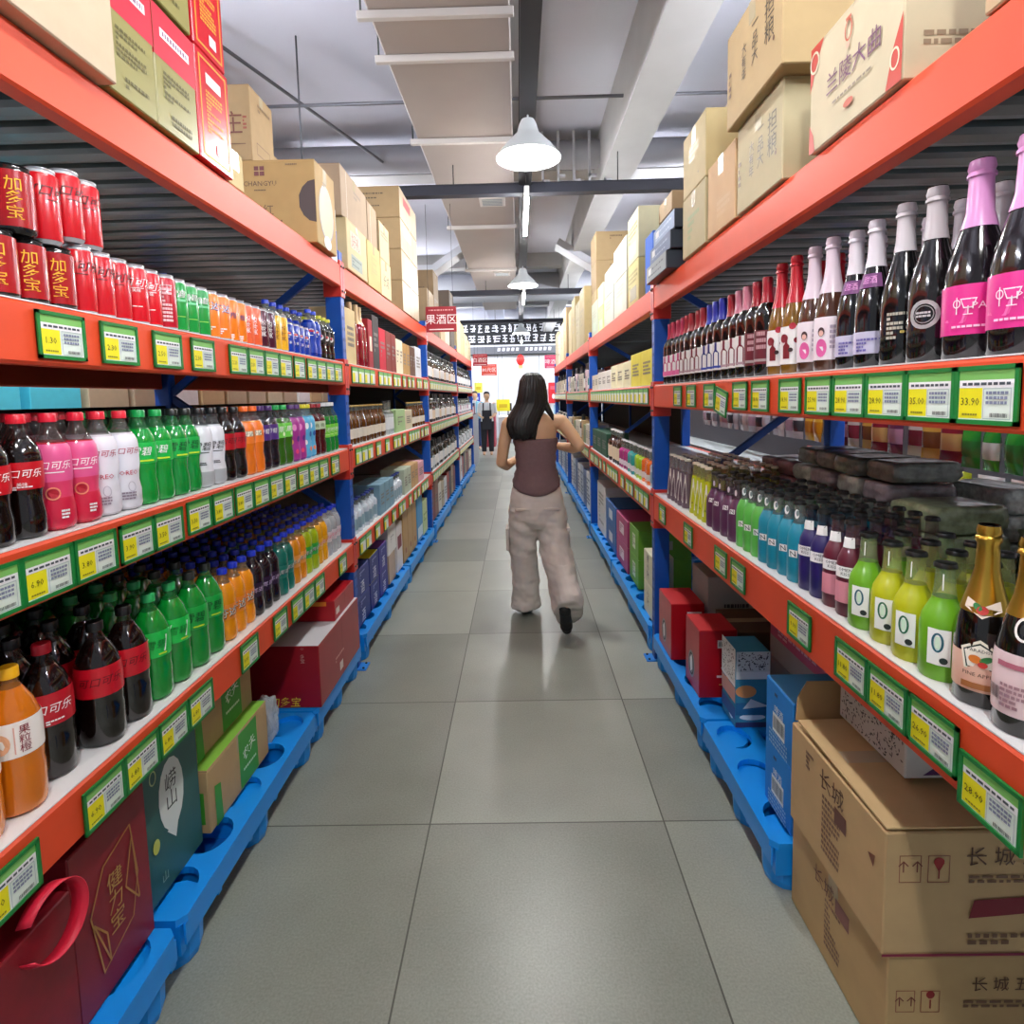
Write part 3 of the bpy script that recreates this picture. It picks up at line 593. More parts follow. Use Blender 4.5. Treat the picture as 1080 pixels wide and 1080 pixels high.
# left upper shelf: cans
zc = LZ[1][1]-.008+.009
zc = LZ[1][1]+.001
L1 = [('herb', [1.062, 1.13, 1.198]), ('cokezero_can', seq(1.263, 3, .059)), ('coke_can', seq(1.44, 2, .059)), ('coke_can2', [1.558]), ('sprite_can', seq(1.617, 3, .058)),
      ('fanta_can', seq(1.791, 2, .058)), ('fanta_can2', [1.907, 1.965]), ('mir_can', [2.023, 2.081]), ('plum_can', [2.14, 2.198]), ('yel_can', [2.256, 2.314]),
      ('pepsi_can', seq(2.375, 4, .062)), ('pepsi', [2.63, 2.697]), ('pepsi_dark', seq(2.765, 3, .067))]
run_front('left', 'upper', zc, -.94, L1)
run_back('left', 'upper', zc, -.94, [(k, ys) for k, ys in L1 if k not in ('pepsi_can',)], 1, .068)
for j, y in enumerate(seq(2.36, 4, .07)):
    make_drink(KD['pepsi'], 'blue cola bottle behind the blue cans, %s from camera, left upper shelf' % ORD[j+1], 'bottle', (-1.012, y, zc), -.5, 'blue cola bottles behind the cans')
# second layer of cans
make_drink(KD['herb'], 'dark red herbal tea can on the top layer, left upper shelf', 'can', (-.935, 1.105, zc+.1245), -.9)
for j, (y, x) in enumerate(((1.178, -.938), (1.243, -.94), (1.303, -.945))):
    make_drink(KD['cokezero_can'], 'slim red cola can standing on the lower cans, %s from camera' % ORD[j+1], 'can', (x, y, zc+(.1255 if j == 0 else .1465)), -.1-.2*j, 'cola cans of the top layer')
# left middle shelf
zm = LZ[2][1]+TOPL
L2 = [('cola', [1.005, 1.08]), ('pink', [1.152, 1.222]), ('whitecola', [1.292, 1.36]), ('sprite', [1.428, 1.496]), ('sprite0', [1.564, 1.632]), ('whitesprite', [1.7, 1.768]), ('zero', [1.838, 1.906]),
      ('fanta', [1.974, 2.042]), ('grape', [2.11, 2.178]), ('apple', [2.246, 2.314]), ('magenta', [2.382, 2.448]), ('bluepat', [2.514, 2.58]), ('darkred', [2.647, 2.713]), ('lime', [2.78, 2.847, 2.914])]
run_front('left', 'middle', zm, -.947, L2)
run_back('left', 'middle', zm, -.947, L2, 2, .072)
# left lowest shelf
zl = LZ[3][1]+TOPL
L3 = [('juice', [.93, 1.022]), ('bigcola', [1.125], -.02), ('bigzero', [1.24, 1.335]), ('bigsprite', [1.43, 1.52]), ('bigsprite0', [1.61, 1.7])]
run_front('left', 'lowest', zl, -.96, L3)
L3b = [('orange_s', seq(1.785, 3, .069)), ('plum_s', seq(1.995, 3, .069)), ('teal_s', [2.205, 2.274]), ('amber_s', [2.344, 2.413]), ('green_s', [2.483, 2.552]), ('gold_s', [2.622, 2.69]), ('clear_s', seq(2.76, 3, .068))]
run_front('left', 'lowest', zl, -.955, L3b)
run_back('left', 'lowest', zl, -.97, [('bigcola', [.94, 1.035]), ('bigzero', [1.13, 1.225, 1.32]), ('bigsprite', [1.42, 1.512]), ('bigsprite0', [1.605, 1.697])], 4, .093)
run_back('left', 'lowest', zl, -.957, L3b, 7, .07)
# right upper shelf: wines
zw = RZ[1][1]+TOPL
R1 = [('w_heart', [.9, 1.0]), ('w_sun', [1.095]), ('w_night', [1.185]), ('w_dusk', [1.275, 1.355]), ('w_lady', [1.445, 1.535]), ('w_apple', [1.63, 1.725]),
      ('w_rose', [1.815, 1.893]), ('w_cork', [1.97, 2.047]), ('w_red', [2.124]), ('w_blue', [2.2, 2.277, 2.354]), ('w_red', [2.43, 2.506, 2.582, 2.658]), ('w_pink', [2.734, 2.81, 2.886, 2.96])]
run_front('right', 'upper', zw, .772, R1)
run_back('right', 'upper', zw, .775, [('w_sun', [.96, 1.06]), ('w_night', [1.15]), ('w_dusk', [1.24, 1.33]), ('w_lady', [1.42, 1.51]), ('w_apple', [1.6, 1.69])]+[(k, [y+.01 for y in ys]) for k, ys in R1[6:]], 1, .1, lab='%s, second row, %s shelf')
# right lower shelf: cocktails
zr = RZ[2][1]+TOPL
R2 = [('spark2', [.858]), ('spark', [.945]), ('limeo', [1.032]), ('lemon', [1.108, 1.185]), ('limeo', [1.262]), ('rosy', [1.33, 1.392]), ('indigo', [1.454, 1.516]), ('teal', [1.58, 1.643, 1.706, 1.769]),
      ('green_n', [1.832, 1.895, 1.958]), ('violet', [2.03, 2.108, 2.186, 2.264]), ('yellowt', [2.335, 2.397, 2.459, 2.521]), ('clearp', [2.64, 2.702, 2.764, 2.826, 2.888])]
run_front('right', 'lower', zr, .768, R2)
run_back('right', 'lower', zr, .768, [('limeo', [.93, 1.01]), ('lemon', [1.09, 1.167]), ('limeo', [1.245])], 2, .078, lab='%s, rear rows, %s shelf')
run_back('right', 'lower', zr, .77, [(k, ys) for k, ys in R2[5:9]], 3, .066, lab='%s, rear rows, %s shelf')
run_back('right', 'lower', zr, .77, [(k, ys) for k, ys in R2[9:10]], 2, .08, lab='%s, rear rows, %s shelf')
run_back('right', 'lower', zr, .77, [(k, ys) for k, ys in R2[10:]], 4, .066, lab='%s, rear rows, %s shelf')

b = MB()                                 # the deepest rows, lost in the shade of the shelf above
for k, (x_, y_, z_) in DEEP:
    q = MB(); put_body(q, k, 8)
    if k['label']: put_label(q, k, 8)
    put_cap(q, k, 8); q.v = [(a+x_, c+y_, e+z_) for a, c, e in q.v]
    o_ = len(b.v); b.v += q.v
    for f, m_ in zip(q.f, q.m): b.f.append([i+o_ for i in f]); b.m.append(b.mi(q.mats[m_]))
o = b.build('bottle_rows', None, True); tag(o, 'closely packed bottles in the deep shaded rows at the back of both racks', 'bottles', kind='stuff')
# packs piled on the rear of the right lower shelf
def pack(label, x, y, z, dx, dy, dz, col, rz=0, group='shrink-wrapped packs piled behind the bottles', rough=.3, name='wrapped_pack', cat='package', pr=None):
    """soft pillow-like wrapped pack"""
    me = bmesh.new(); bmesh.ops.create_cube(me, size=1); bmesh.ops.subdivide_edges(me, edges=me.edges, cuts=9, use_grid_fill=True)
    sd = rnd(0, 99)
    for v in me.verts:
        p = v.co*2; q = [abs(c)**6 for c in p]
        f = 1-.045*(q[0]*q[1]+q[0]*q[2]+q[1]*q[2])
        w = noise.noise(Vector((p.x*2.2, p.y*2.2, p.z*2.2+sd)))*.05+noise.noise(Vector((p.x*7, p.y*7, p.z*5+sd)))*.035
        v.co = Vector((p.x*dx/2*(f+w*.8), p.y*dy/2*(f+w*.8), (p.z*(f+w)*.96+1)*dz/2))
    m_ = bpy.data.meshes.new(name); me.to_mesh(m_); me.free(); m_.materials.append(M(col, rough, coat=.5, nz=.4, nscale=45))
    for p in m_.polygons: p.use_smooth = True
    o = bpy.data.objects.new(name, m_); C.objects.link(o)
    o.location = (x, y, z); o.rotation_euler = (0, 0, rz)
    return tag(o, label, cat, group)
PC = ['#90958c', '#a0a69a', '#7c827a', '#8c8286']
rown = ['bottom', 'second', 'third', 'top']
zq = RZ[2][1]+TOPL
for c in range(6):
    for l in range(5 if c < 4 else 4):
        pack('grey shrink-wrapped pack, %s of the %s pile behind the cocktail bottles' % (('bottom', 'second', 'third', 'fourth', 'top')[l], ORD[c+1]), 1.16+rnd(-.012, .012), 1.72+.15*c+rnd(-.006, .006), zq+l*.063, .2, .14, .061, PC[(c*2+l) % 4] if c < 4 else '#80585e', rnd(-.05, .05))
for l in range(3):
    pack('grey-green wrapped pack, %s of the pile nearest the lime bottles' % rown[l], 1.14, 1.52+.01*l, zq+l*.075, .2, .17, .074, '#9aa680', .1+rnd(-.05, .05))
for l in range(3):
    pack('white wrapped pack, %s of the pale pile at the shelf rear' % rown[l], 1.42, 1.73, zq+l*.08, .14, .22, .078, '#d8dcd8', .05)
for j in range(3):
    for l in range(2):
        pack('pale green wrapped pack, %s layer, %s from camera, at the shelf rear' % (rown[l], ORD[j+1]), 1.46, 1.14+.17*j, zq+l*.075, .24, .16, .073, '#a8b088' if l == 0 else '#c4c8a4', .03)
pack('red and white wrapped pack lying across the pale green ones', 1.44, 1.27, zq+.15, .22, .14, .05, '#c84038', .1, group=None)
pack('dark olive wrapped sack on the shelf behind the gold topped bottle', 1.22, 1.18, zq, .22, .24, .12, '#5c5a3c', -.1, group=None)
pack('grey wrapped sack at the near end of the right lower shelf', 1.25, .9, zq, .28, .26, .12, '#8a8e86', .1, group=None)

# ------------------------------------------------------------------ top shelf cartons, left
zt = LZ[0][1]+.001
carton('large plain kraft carton on the left top shelf, nearest the camera', -1.45, -.86, .62, 1.318, zt, 2.62, '#c0ac90', 'left',
       [('R', (.05, .035), '#8a9496', -.1, -.27), ('R', (.05, .035), '#8a9496', .12, -.29), ('L', (.18, .03, 3), '#a08a50', .05, -.41)])
GOLD = '#8f8850'; CRIM = '#c01030'
def goldbox(lab, y0, y1, z0, z1, white=True):
    H = z1-z0; w = y1-y0
    t = carton(lab, -1.2, -.88, y0, y1, z0, z1, GOLD, 'left', [('R', (w, H*.42), CRIM, 0, .29), ('R', (w*.7, .022), '#f2eef0', 0, .3), ('L', (w*.6, .02, 1), '#8a6a80', 0, .3),
        ('L', (w*.62, .07, 6), '#5a5220', -.02, -.12), ('L', (w*.5, .03, 2), '#5a5220', .05, -.38)], [('R', (.32, H*.42), CRIM, 0, .29)], kraft=False, tape=False, rough=.35, nz=.03, group='gold and crimson gift boxes')
goldbox('gold and crimson gift box beside the large kraft carton, lower layer', 1.325, 1.494, zt, zt+.31)
goldbox('gold and crimson gift box beside the red framed box, lower layer', 1.498, 1.682, zt, zt+.295)
goldbox('gold and crimson gift box on the upper layer, left top shelf', 1.42, 1.676, zt+.312, zt+.58)
def framebox(lab, y0, y1, z0, z1):
    w = y1-y0; H = z1-z0
    carton(lab, -1.15, -.88, y0, y1, z0, z1, '#c01024', 'left', [('O', (w*.82, H*.9, .006), '#f09a28', 0, 0), ('R', (w*.45, .03), '#f4e8e4', 0, .28), ('L', (w*.5, .12, 11), '#f0a030', 0, -.02), ('R', (w*.22, .03), '#f0e0e0', .1, -.33)], kraft=False, tape=False, rough=.3, nz=.03, group='red framed boxes')
framebox('red box with gold frame on the left top shelf, lower of two', 1.69, 1.875, zt, zt+.305)
framebox('red box with gold frame stacked on the other red one', 1.69, 1.862, zt+.307, zt+.61)
carton('small low kraft carton beside the red framed boxes', -1.1, -.9, 1.885, 1.99, zt, zt+.115, '#c8b480', 'left')
carton('plain kraft carton under the one with the large dark character', -1.75, -1.34, 3.08, 3.36, zt, zt+.545, '#a58a62', 'left')
carton('kraft carton with large dark character print and red seal, rear top shelf', -1.75, -1.34, 3.08, 3.36, zt+.547, zt+.92, '#a58a62', 'left', [('O', (.16, .06, .004), '#6a4a3a', 0, -.28), ('L', (.15, .05, 2), '#7a6040', .1, .3)],
       [('R', (.06, .05), '#a02a2c', .08, .38), ('T', '庄', '#6a3428', .26, .0, .12), ('T', '酒', '#6a3428', -.1, .0, .1), ('L', (.02, .07, 4), '#9a4a3a', .43, .0), ('R', (.35, .004), '#6a4a3a', 0, -.28)])
carton('plain kraft carton behind the one with the large dark character', -1.7, -1.36, 3.4, 3.72, zt, zt+.7, '#a08660', 'left')
carton('kraft wine carton with crest, brand print and dark disc, left top shelf', -1.2, -.865, 2.6, 2.87, zt, zt+.352, '#b3945f', 'left',
       [('D', (.1, .125), '#8a8a98', 0, -.05), ('D', (.094, .119), '#cbb582', 0, -.04), ('L', (.05, .02, 2), '#6a5a40', -.05, .3), ('D', (.05, .03), '#e8e4e0', 0, -.42)],
       [('P', [(0, -.09), (0, .09), (-.03, .083), (-.055, .06), (-.072, .025), (-.072, -.025), (-.055, -.06), (-.03, -.083)], '#40302c', .497, .0), ('R', (.044, .04), '#6a2c2c', -.22, .37), ('R', (.004, .04), '#b3945f', -.22, .37), ('R', (.044, .004), '#b3945f', -.22, .37), ('T', 'CHANGYU', '#5a4434', -.22, .22, .03), ('L', (.05, .008, 1), '#5a4434', -.22, .14), ('T', '干红', '#6a5438', -.2, -.1, .05), ('L', (.1, .06, 4), '#6a5438', -.1, -.3), ('L', (.05, .01, 1), '#7a6448', .2, .44)])
carton('narrow blue and white carton by the second left upright', -1.1, -.9, 2.9, 2.99, zt, zt+.26, '#e8ecf0', 'left', [('R', (.09, .1), '#2a5ab8', 0, -.1), ('R', (.012, .24), '#3a6ac0', -.2, 0)], [('R', (.06, .2), '#2a5ab8', .2, 0)], kraft=False, tape=False)
# second bay, left top shelf
B = 'second bay, left top shelf'
carton('cream carton with red panel and grey label, %s' % B, -1.3, -.885, 3.12, 3.52, zt, zt+.265, '#ccb88c', 'left', [('R', (.2, .09), '#e8b098', -.08, .15), ('T', '好礼', '#c83a30', -.08, .15, .08), ('R', (.22, .07), '#8a9488', -.06, -.28), ('L', (.18, .05, 3), '#4a5a50', -.06, -.28)], topcol='#b8a070')
carton('yellowish kraft carton with faint print, %s' % B, -1.3, -.89, 3.56, 3.88, zt, zt+.27, '#bfaa70', 'left', [('L', (.14, .12, 7), '#a89458', 0, 0)])
carton('pale carton with dark characters, %s, lower of two' % B, -1.3, -.89, 3.9, 4.2, zt, zt+.24, '#cdbb90', 'left', [('T', '长城', '#4a4438', 0, -.05, .09)])
carton('pale carton stacked above the one with dark characters, %s' % B, -1.3, -.89, 3.9, 4.18, zt+.242, zt+.48, '#bba986', 'left', [('L', (.2, .04, 2), '#6a5c40', 0, .2)])
carton('tall brownish carton standing on the cream carton, %s' % B, -1.2, -.9, 3.1, 3.62, zt+.268, zt+.53, '#a18a70', 'left', [('R', (.004, .25), '#d8ccb8', -.3, 0), ('L', (.14, .05, 2), '#7a6650', .1, .2)], [('L', (.06, .02, 1), '#5a4430', 0, .32)])
carton('brownish carton stacked on the yellowish one, %s' % B, -1.2, -.9, 3.64, 3.87, zt+.273, zt+.52, '#9d866c', 'left', [('R', (.004, .25), '#d8ccb8', -.2, 0)])
for l in range(4):
    carton('dark kraft carton in the tall stack of four, %s one, left top shelf' % ['bottom', 'second', 'third', 'top'][l], -1.32, -.89, 4.62, 5.35, zt+l*.238, zt+l*.238+.236, '#8c7450', 'left',
           [('R', (.3, .07), '#c8585c' if l == 3 else '#e8dcc8', -.1, .2), ('G', (.13, .1, .01), '#a08c70', .05, -.1), ('R', (.73, .23), '#b8a68c', 0, 0)][::-1], [('L', (.18, .05, 3), '#4a3a24', 0, .2), ('L', (.12, .03, 2), '#4a3a24', 0, -.15)], group='tall stack of dark kraft cartons')
for b, (y0, y1, zz, H, col) in enumerate(((5.95, 6.4, 0, .42, '#8f7a5c'), (6.42, 6.8, 0, .7, '#7a6448'), (6.9, 7.3, 0, .35, '#c8b48c'), (7.32, 7.8, 0, .32, '#e0d4bc'), (7.9, 8.4, 0, .75, '#4c4034'), (8.75, 9.3, 0, .55, '#cdbb90'), (9.32, 9.9, 0, .5, '#c0ac80'), (10, 10.6, 0, .4, '#d0c09a'), (10.62, 11.2, 0, .35, '#c8b890'))):
    carton('%s carton on the left top shelf, %s beyond the tall stack of four' % (['dull kraft', 'tall brown', 'pale kraft', 'off-white', 'tall dark brown', 'light kraft', 'light kraft', 'light kraft', 'light kraft'][b], ORD[b+1]), -1.3, -.9, y0, y1, zt, zt+H, col, 'left', [('L', (.25, .12, 4), '#6a5a40', 0, 0)], [('L', (.2, .08, 3), '#5a4a34', 0, .2)], group='cartons along the left top shelf')

# ------------------------------------------------------------------ top shelf cartons, right
zt = RZ[0][1]+.001
carton('kraft carton at the near end of the right top shelf', .71, 1.2, .45, .93, zt, zt+.3, '#b89c78', 'right')
orn = '#b83a28'
carton('cream liquor carton with red ornaments and purple brand print', .7, 1.16, 1.1, 1.432, zt, zt+.235, '#c4b798', 'right',
       [('P', [(-.166, .117), (-.166, .02), (-.14, .07), (-.11, .117)], orn, 0, 0), ('P', [(-.166, -.117), (-.166, -.05), (-.148, -.08), (-.14, -.117)], orn, 0, 0), ('P', [(.166, .117), (.166, .06), (.13, .08), (.08, .117)], '#c01820', 0, 0), ('P', [(.166, -.117), (.166, .0), (.14, -.05), (.12, -.117)], orn, 0, 0),
        ('G', (.02, .024, .005), '#d8cbae', -.44, .34), ('G', (.014, .02, .004), '#d8cbae', .44, -.3), ('D', (.012, .01), '#e88a20', .4, .42),
        ('T', '兰陵大曲', '#6a3a5a', .02, -.0, .05), ('L', (.14, .008, 1), '#8a7a6a', .02, -.2), ('G', (.014, .022, .004), '#b85a40', -.02, .3), ('R', (.02, .006), '#b85a40', -.02, .4), ('R', (.012, .01), '#c8a890', -.02, .17), ('D', (.018, .008), '#b85a40', 0, -.32)],
       [('T', '兰陵大曲', '#5a4438', -.2, .22, .03), ('L', (.16, .03, 2), '#8a7458', -.25, -.2)], tape=False)
CH = [('T', '一担粮', '#4a3c28', .22, .05, .055, PI/2*0), ('L', (.05, .1, 5), '#4a3c28', -.12, -.02), ('R', (.01, .12), '#6a4a34', -.44, -.1)]
CH = [('T', '担\n粮', '#3c3020', .3, .06, .062), ('T', '一\n品\n大', '#4c4030', .06, .04, .045), ('T', '大\n有\n年', '#5c5040', -.14, .0, .036), ('D', (.006, .006), '#6a4a34', .38, -.18), ('L', (.02, .08, 4), '#6a4a34', -.42, -.05)]
t1 = carton('kraft liquor carton with dark character columns, lower of two', .7, 1.2, 1.575, 1.888, zt, zt+.255, '#b3a682', 'right', CH, [('R', (.1, .03), '#9a8460', .0, .35)], topcol='#94805a')
carton('kraft liquor carton with dark character columns, overhanging the lower one', .67, 1.2, 1.52, 1.9, zt+.257, zt+.53, '#ae956a', 'right', CH, [('G', (.09, .05, .004), '#8a7250', .0, .0), ('L', (.14, .05, 3), '#8a7250', .0, .0)])
carton('plain warm kraft carton beside the stacked liquor cartons', .7, 1.1, 1.905, 2.17, zt, zt+.245, '#bf9b70', 'right', [('L', (.12, .06, 3), '#c09a6a', .1, -.2)])
carton('pale kraft carton with faint green print, lower of two', .7, 1.1, 2.2, 2.49, zt, zt+.235, '#b0a27a', 'right', [('L', (.14, .1, 4), '#8a9a68', 0, -.05)])
carton('pale kraft carton with leaf print on its near end, upper of two', .7, .98, 2.2, 2.485, zt+.237, zt+.475, '#b8a678', 'right', [('L', (.12, .06, 3), '#b0a070', 0, .1), ('D', (.004, .004), '#6a5a40', .2, -.3)], [('L', (.1, .1, 7), '#5a6a3a', .15, .0)])
carton('large dull carton at the rear of the right top shelf', .95, 1.35, 2.6, 3.0, zt, zt+.72, '#a08c78', 'right')
for l in range(3):
    carton('dark blue-grey gift box, %s of the stack by the second right upright' % ['bottom', 'middle', 'top'][l], .665+.012*l, .86, 2.62-.02*l, 3.02-.03*l, zt+l*.082, zt+l*.082+.08, '#2c3440', 'right', [('R', (.38, .075), ['#8c9498', '#56688a', '#7c94b4'][l], 0, 0), ('L', (.3, .04, 3), ['#4a5058', '#98a8c0', '#b0c0d4'][l], 0, 0), ('R', (.06, .03), '#d8dcdc', -.3, .1)], kraft=False, tape=False, rough=.35, group='dark gift boxes on the right top shelf')
carton('black carton with round mark behind the dark gift boxes', .82, 1.1, 3.12, 3.4, zt, zt+.4, '#26242a', 'right', [], [('G', (.035, .04, .005), '#a08870', -.25, .2), ('R', (.05, .05), '#e8e8e8', .3, .25), ('D', (.05, .06), '#2a66c8', -.2, -.25)], kraft=False, tape=False)
carton('blue striped box behind the dark gift boxes', .72, .815, 3.12, 3.3, zt, zt+.3, '#2060c8', 'right', [], [('R', (.02, .28), '#d8e4f0', -.3, 0)], kraft=False, tape=False)
carton('small kraft carton on top of the black carton', .82, 1.1, 3.12, 3.4, zt+.402, zt+.5, '#a58c68', 'right', [], [('R', (.06, .03), '#c87a5a', .0, .0)])
rs = [(3.45, 3.48, 3.8, 0, .25, '#c8bc80'), (3.45, 3.48, 3.8, .252, .54, '#ccc8a4'), (3.9, 3.86, 4.35, 0, .25, '#c4c4b4'), (3.9, 3.86, 4.35, .252, .48, '#c8c8be'), (4.4, 4.4, 4.85, 0, .22, '#c0c2b8'), (4.4, 4.4, 4.8, .222, .42, '#c4c8c0'), (5, 4.9, 5.2, 0, .2, '#c8d890'), (5, 4.9, 5.2, .202, .38, '#d8e0b0'), (5.3, 5.25, 5.65, 0, .3, '#bcc4ac')]
for j, (_, y0, y1, a, b, col) in enumerate(rs):
    carton('pale printed carton, second bay of the right top shelf, %s counting from camera' % ORD[j+1], .72, 1.12, y0, y1, zt+a, zt+b, col, 'right', [('L', (.26, .1, 4), '#a8a890' if j > 1 else '#8a7a30', 0, .1), ('R', (.2, .08), '#8a8060' if j == 0 else '#b8c8b0', 0, -.25)], group='pale cartons on the right top shelf', kraft=False, tape=False)
carton('kraft carton on the high stack above the pale cartons, lower of two', .8, 1.2, 5.9, 6.3, zt+.5, zt+.78, '#9c845f', 'right', [], [('L', (.12, .05, 2), '#6a5438', 0, .3)])
carton('kraft carton on the high stack above the pale cartons, upper of two', .8, 1.2, 5.9, 6.3, zt+.782, zt+1.06, '#9c845f', 'right', [], [('L', (.12, .05, 2), '#6a5438', 0, .3)])
carton('tall kraft carton carrying the two high cartons', .8, 1.2, 5.9, 6.3, zt, zt+.498, '#ab9468', 'right')
for j, (y0, y1, H, col) in enumerate(((6.35, 6.8, .62, '#c0ae80'), (6.82, 7.3, .55, '#c4b890'), (7.35, 7.8, .68, '#b8a472'), (7.85, 8.3, .6, '#beac80'), (8.7, 9.2, .75, '#b09870'), (9.25, 9.9, .6, '#d4c49c'), (10, 10.5, .5, '#d8d0b8'), (10.55, 11.2, .6, '#cabb98'))):
    carton('light tan carton far along the right top shelf, %s beyond the high kraft stack' % ORD[j+1], .73, 1.12, y0, y1, zt, zt+H, col, 'right', [('L', (.3, .2, 4), '#a89468', 0, 0)], [('L', (.2, .1, 3), '#a89468', 0, 0)], group='far cartons on the right top shelf')

# ------------------------------------------------------------------ pallets and floor stock
def curve_plate(outer, holes, z0, z1, mat, mb):
    cu = bpy.data.curves.new('p', 'CURVE'); cu.dimensions = '2D'; cu.fill_mode = 'BOTH'; cu.extrude = (z1-z0)/2
    for pts in [outer]+holes:
        sp = cu.splines.new('POLY'); sp.points.add(len(pts)-1); sp.use_cyclic_u = True
        for i, (x, y) in enumerate(pts): sp.points[i].co = (x, y, 0, 1)
    o = bpy.data.objects.new('p', cu); C.objects.link(o)
    me = bpy.data.meshes.new_from_object(o.evaluated_get(bpy.context.evaluated_depsgraph_get()))
    mb.add([(v.co.x, v.co.y, v.co.z+(z0+z1)/2) for v in me.vertices], [tuple(p.vertices) for p in me.polygons], mat)
    bpy.data.objects.remove(o); bpy.data.curves.remove(cu); bpy.data.meshes.remove(me)
def circ(cx, cy, r, n=20, ry=None): return [(cx+r*math.cos(2*PI*i/n), cy+(ry or r)*math.sin(2*PI*i/n)) for i in range(n)]
def pallet(side, label, y0, y1, W=.95):
    s = 1 if side == 'left' else -1; xe = -.872 if s > 0 else .7
    t = thing('plastic_pallet', label, 'pallet', (xe-s*W/2, (y0+y1)/2, 0), 0 if s > 0 else PI, 'blue plastic pallets'); Lh = (y1-y0)/2; w = W/2
    holes = []; n = max(2, round(2*Lh/.2)); st = 2*Lh/n
    for k in range(n):
        cy = -Lh+st*(k+.5)
        holes.append(circ(w-.085, cy, .06, ry=min(.075, st*.42)))
        a = w-.19
        holes.append([(a, cy-.045), (a, cy+.045), (a-.07, cy)]); holes.append([(a-.02, cy+st/2+.03), (a-.09, cy+st/2+.005), (a-.09, cy+st/2-.02), (a-.02, cy+st/2-.02)] if k < n-1 else circ(a-.05, cy+.05, .01, 6))
        holes.append(circ(a-.16, cy, .05)); holes.append(circ(a-.32, cy, .05)); holes.append(circ(a-.48, cy, .05))
    mb = MB(); curve_plate([(-w, -Lh), (w-.02, -Lh), (w, -Lh+.02), (w, Lh-.02), (w-.02, Lh), (-w, Lh)], holes, .14, .16, PALLET, mb)
    for k in range(n+1):                                        # ribs under the deck, aisle-side skirt in scallops
        yy = min(max(-Lh+st*k, -Lh+.012), Lh-.012); mb.box(-w+.01, w-.012, yy-.01, yy+.01, .06, .141, PALLET)
    mb.box(w-.008, w-.002, -Lh+.01, Lh-.01, .085, .141, PALLET)
    mb.build('deck', t)
    for yy in (-Lh+.075, 0, Lh-.075):
        for xx in (w-.075, 0, -w+.075):
            q = MB(); q.lathe([(.06, 0), (.066, .02), (.07, .1), (.07, .141)], PALLET_SHADE if xx < .2 else PALLET, 12, cx=xx, cy=yy); q.build('foot', t)
    q = MB(); q.box(-w+.01, w-.014, -Lh+.01, Lh-.01, .07, .078, PALLET_SHADE); q.build('tray_floor', t)
    return t
pallet('left', 'blue plastic pallet under the left rack, nearest the camera', .36, 1.315)
pallet('left', 'blue plastic pallet under the green and kraft cartons', 1.335, 2.3)
pallet('left', 'blue plastic pallet under the big crimson carton', 2.315, 2.995)
pallet('right', 'blue plastic pallet with empty round wells on the right', 1.56, 2.19)
pallet('right', 'blue plastic pallet under the red boxes on the right', 2.205, 3.04)
for sd, YS in (('left', LY), ('right', RY)):
    for i in (1, 2, 3):
        for h in (0, 1):
            a = YS[i]+.05+h*1.33; pallet(sd, 'blue plastic pallet in the %s bay, %s rack, %s half' % (BAYN[i], sd, ('nearer', 'farther')[h]), a, a+1.31)
zp = .161
# left floor
def gift(lab, y0, y1, x1, z1, col, A, **k): return carton(lab, x1-.3, x1, y0, y1, zp, z1, col, 'left', A, kraft=False, tape=False, rough=.42, nz=.05, **k)
orf = [(-.05, -.13), (.05, -.09), (.075, .0), (.06, .13), (-.03, .1), (-.075, .02)]
def outl(pts, col, t=.004):
    o = []
    for (a, b), (c, d) in zip(pts, pts[1:]+pts[:1]):
        l = math.hypot(c-a, d-b); nx, ny = -(d-b)/l*t/2, (c-a)/l*t/2
        o.append(('P', [(a-nx, b-ny), (c-nx, d-ny), (c+nx, d+ny), (a+nx, b+ny)], col, 0, 0))
    return o
gift('deep red gift box with gold outline and characters, left pallet', 1.075, 1.315, -.93, .545, '#7e0f1e', outl(orf, '#a8783c')+[('T', '健\n力\n宝', '#b08848', 0, 0, .05)]+outl([(-.07, .0), (-.035, -.05), (-.03, -.12)], '#a8783c')+outl([(.06, .1), (.03, .0), (.07, -.06)], '#a8783c'))
b = thing('gift_bag', 'red paper gift bag with ribbon handle at the bottom left corner', 'gift bag', (-.985, .925, zp))
q = MB(); q.box(-.07, .07, -.14, .135, 0, .335, M('#7c0e1c', .45, nz=.08), .003); q.build('bag_body', b)
q = MB(); n = 30; vs = []
for i in range(n+1):
    a = math.radians(150-300*i/n); yy = .06+.06*math.cos(a); zz = .335+.07*math.sin(a); o_ = .012*math.sin(PI*i/n)
    vs += [(.074+o_, yy, zz+.002), (.1+o_*1.5, yy+.003, zz+.006)]
q.add(vs, [(2*i, 2*i+2, 2*i+3, 2*i+1) for i in range(n)], M('#d8203c', .5))
h_ = q.build('ribbon_handle', b, True); sm = h_.modifiers.new('s', 'SOLIDIFY'); sm.thickness = .002
prints_mesh([('T', '健\n力', '#b08030', 0, -.06, .09)], lambda u, v, i: (.0712, u, .13+v), 'lettering', b)
gift('teal gift box with white bottle emblem, left pallet', 1.34, 1.6, -.965, .57, '#2c5f58', [('D', (.055, .1), '#dfe8e2', .0, .1), ('T', '崂\n山', '#1c2c28', -.0, .13, .055), ('P', [(-.03, -.09), (.03, -.06), (.005, -.13)], '#dfe8e2', 0, .1), ('G', (.014, .02, .004), '#b8c890', -.28, .32), ('D', (.014, .02), '#c8d060', -.3, -.13), ('T', '山', '#9ab8a8', -.2, -.38, .03)])
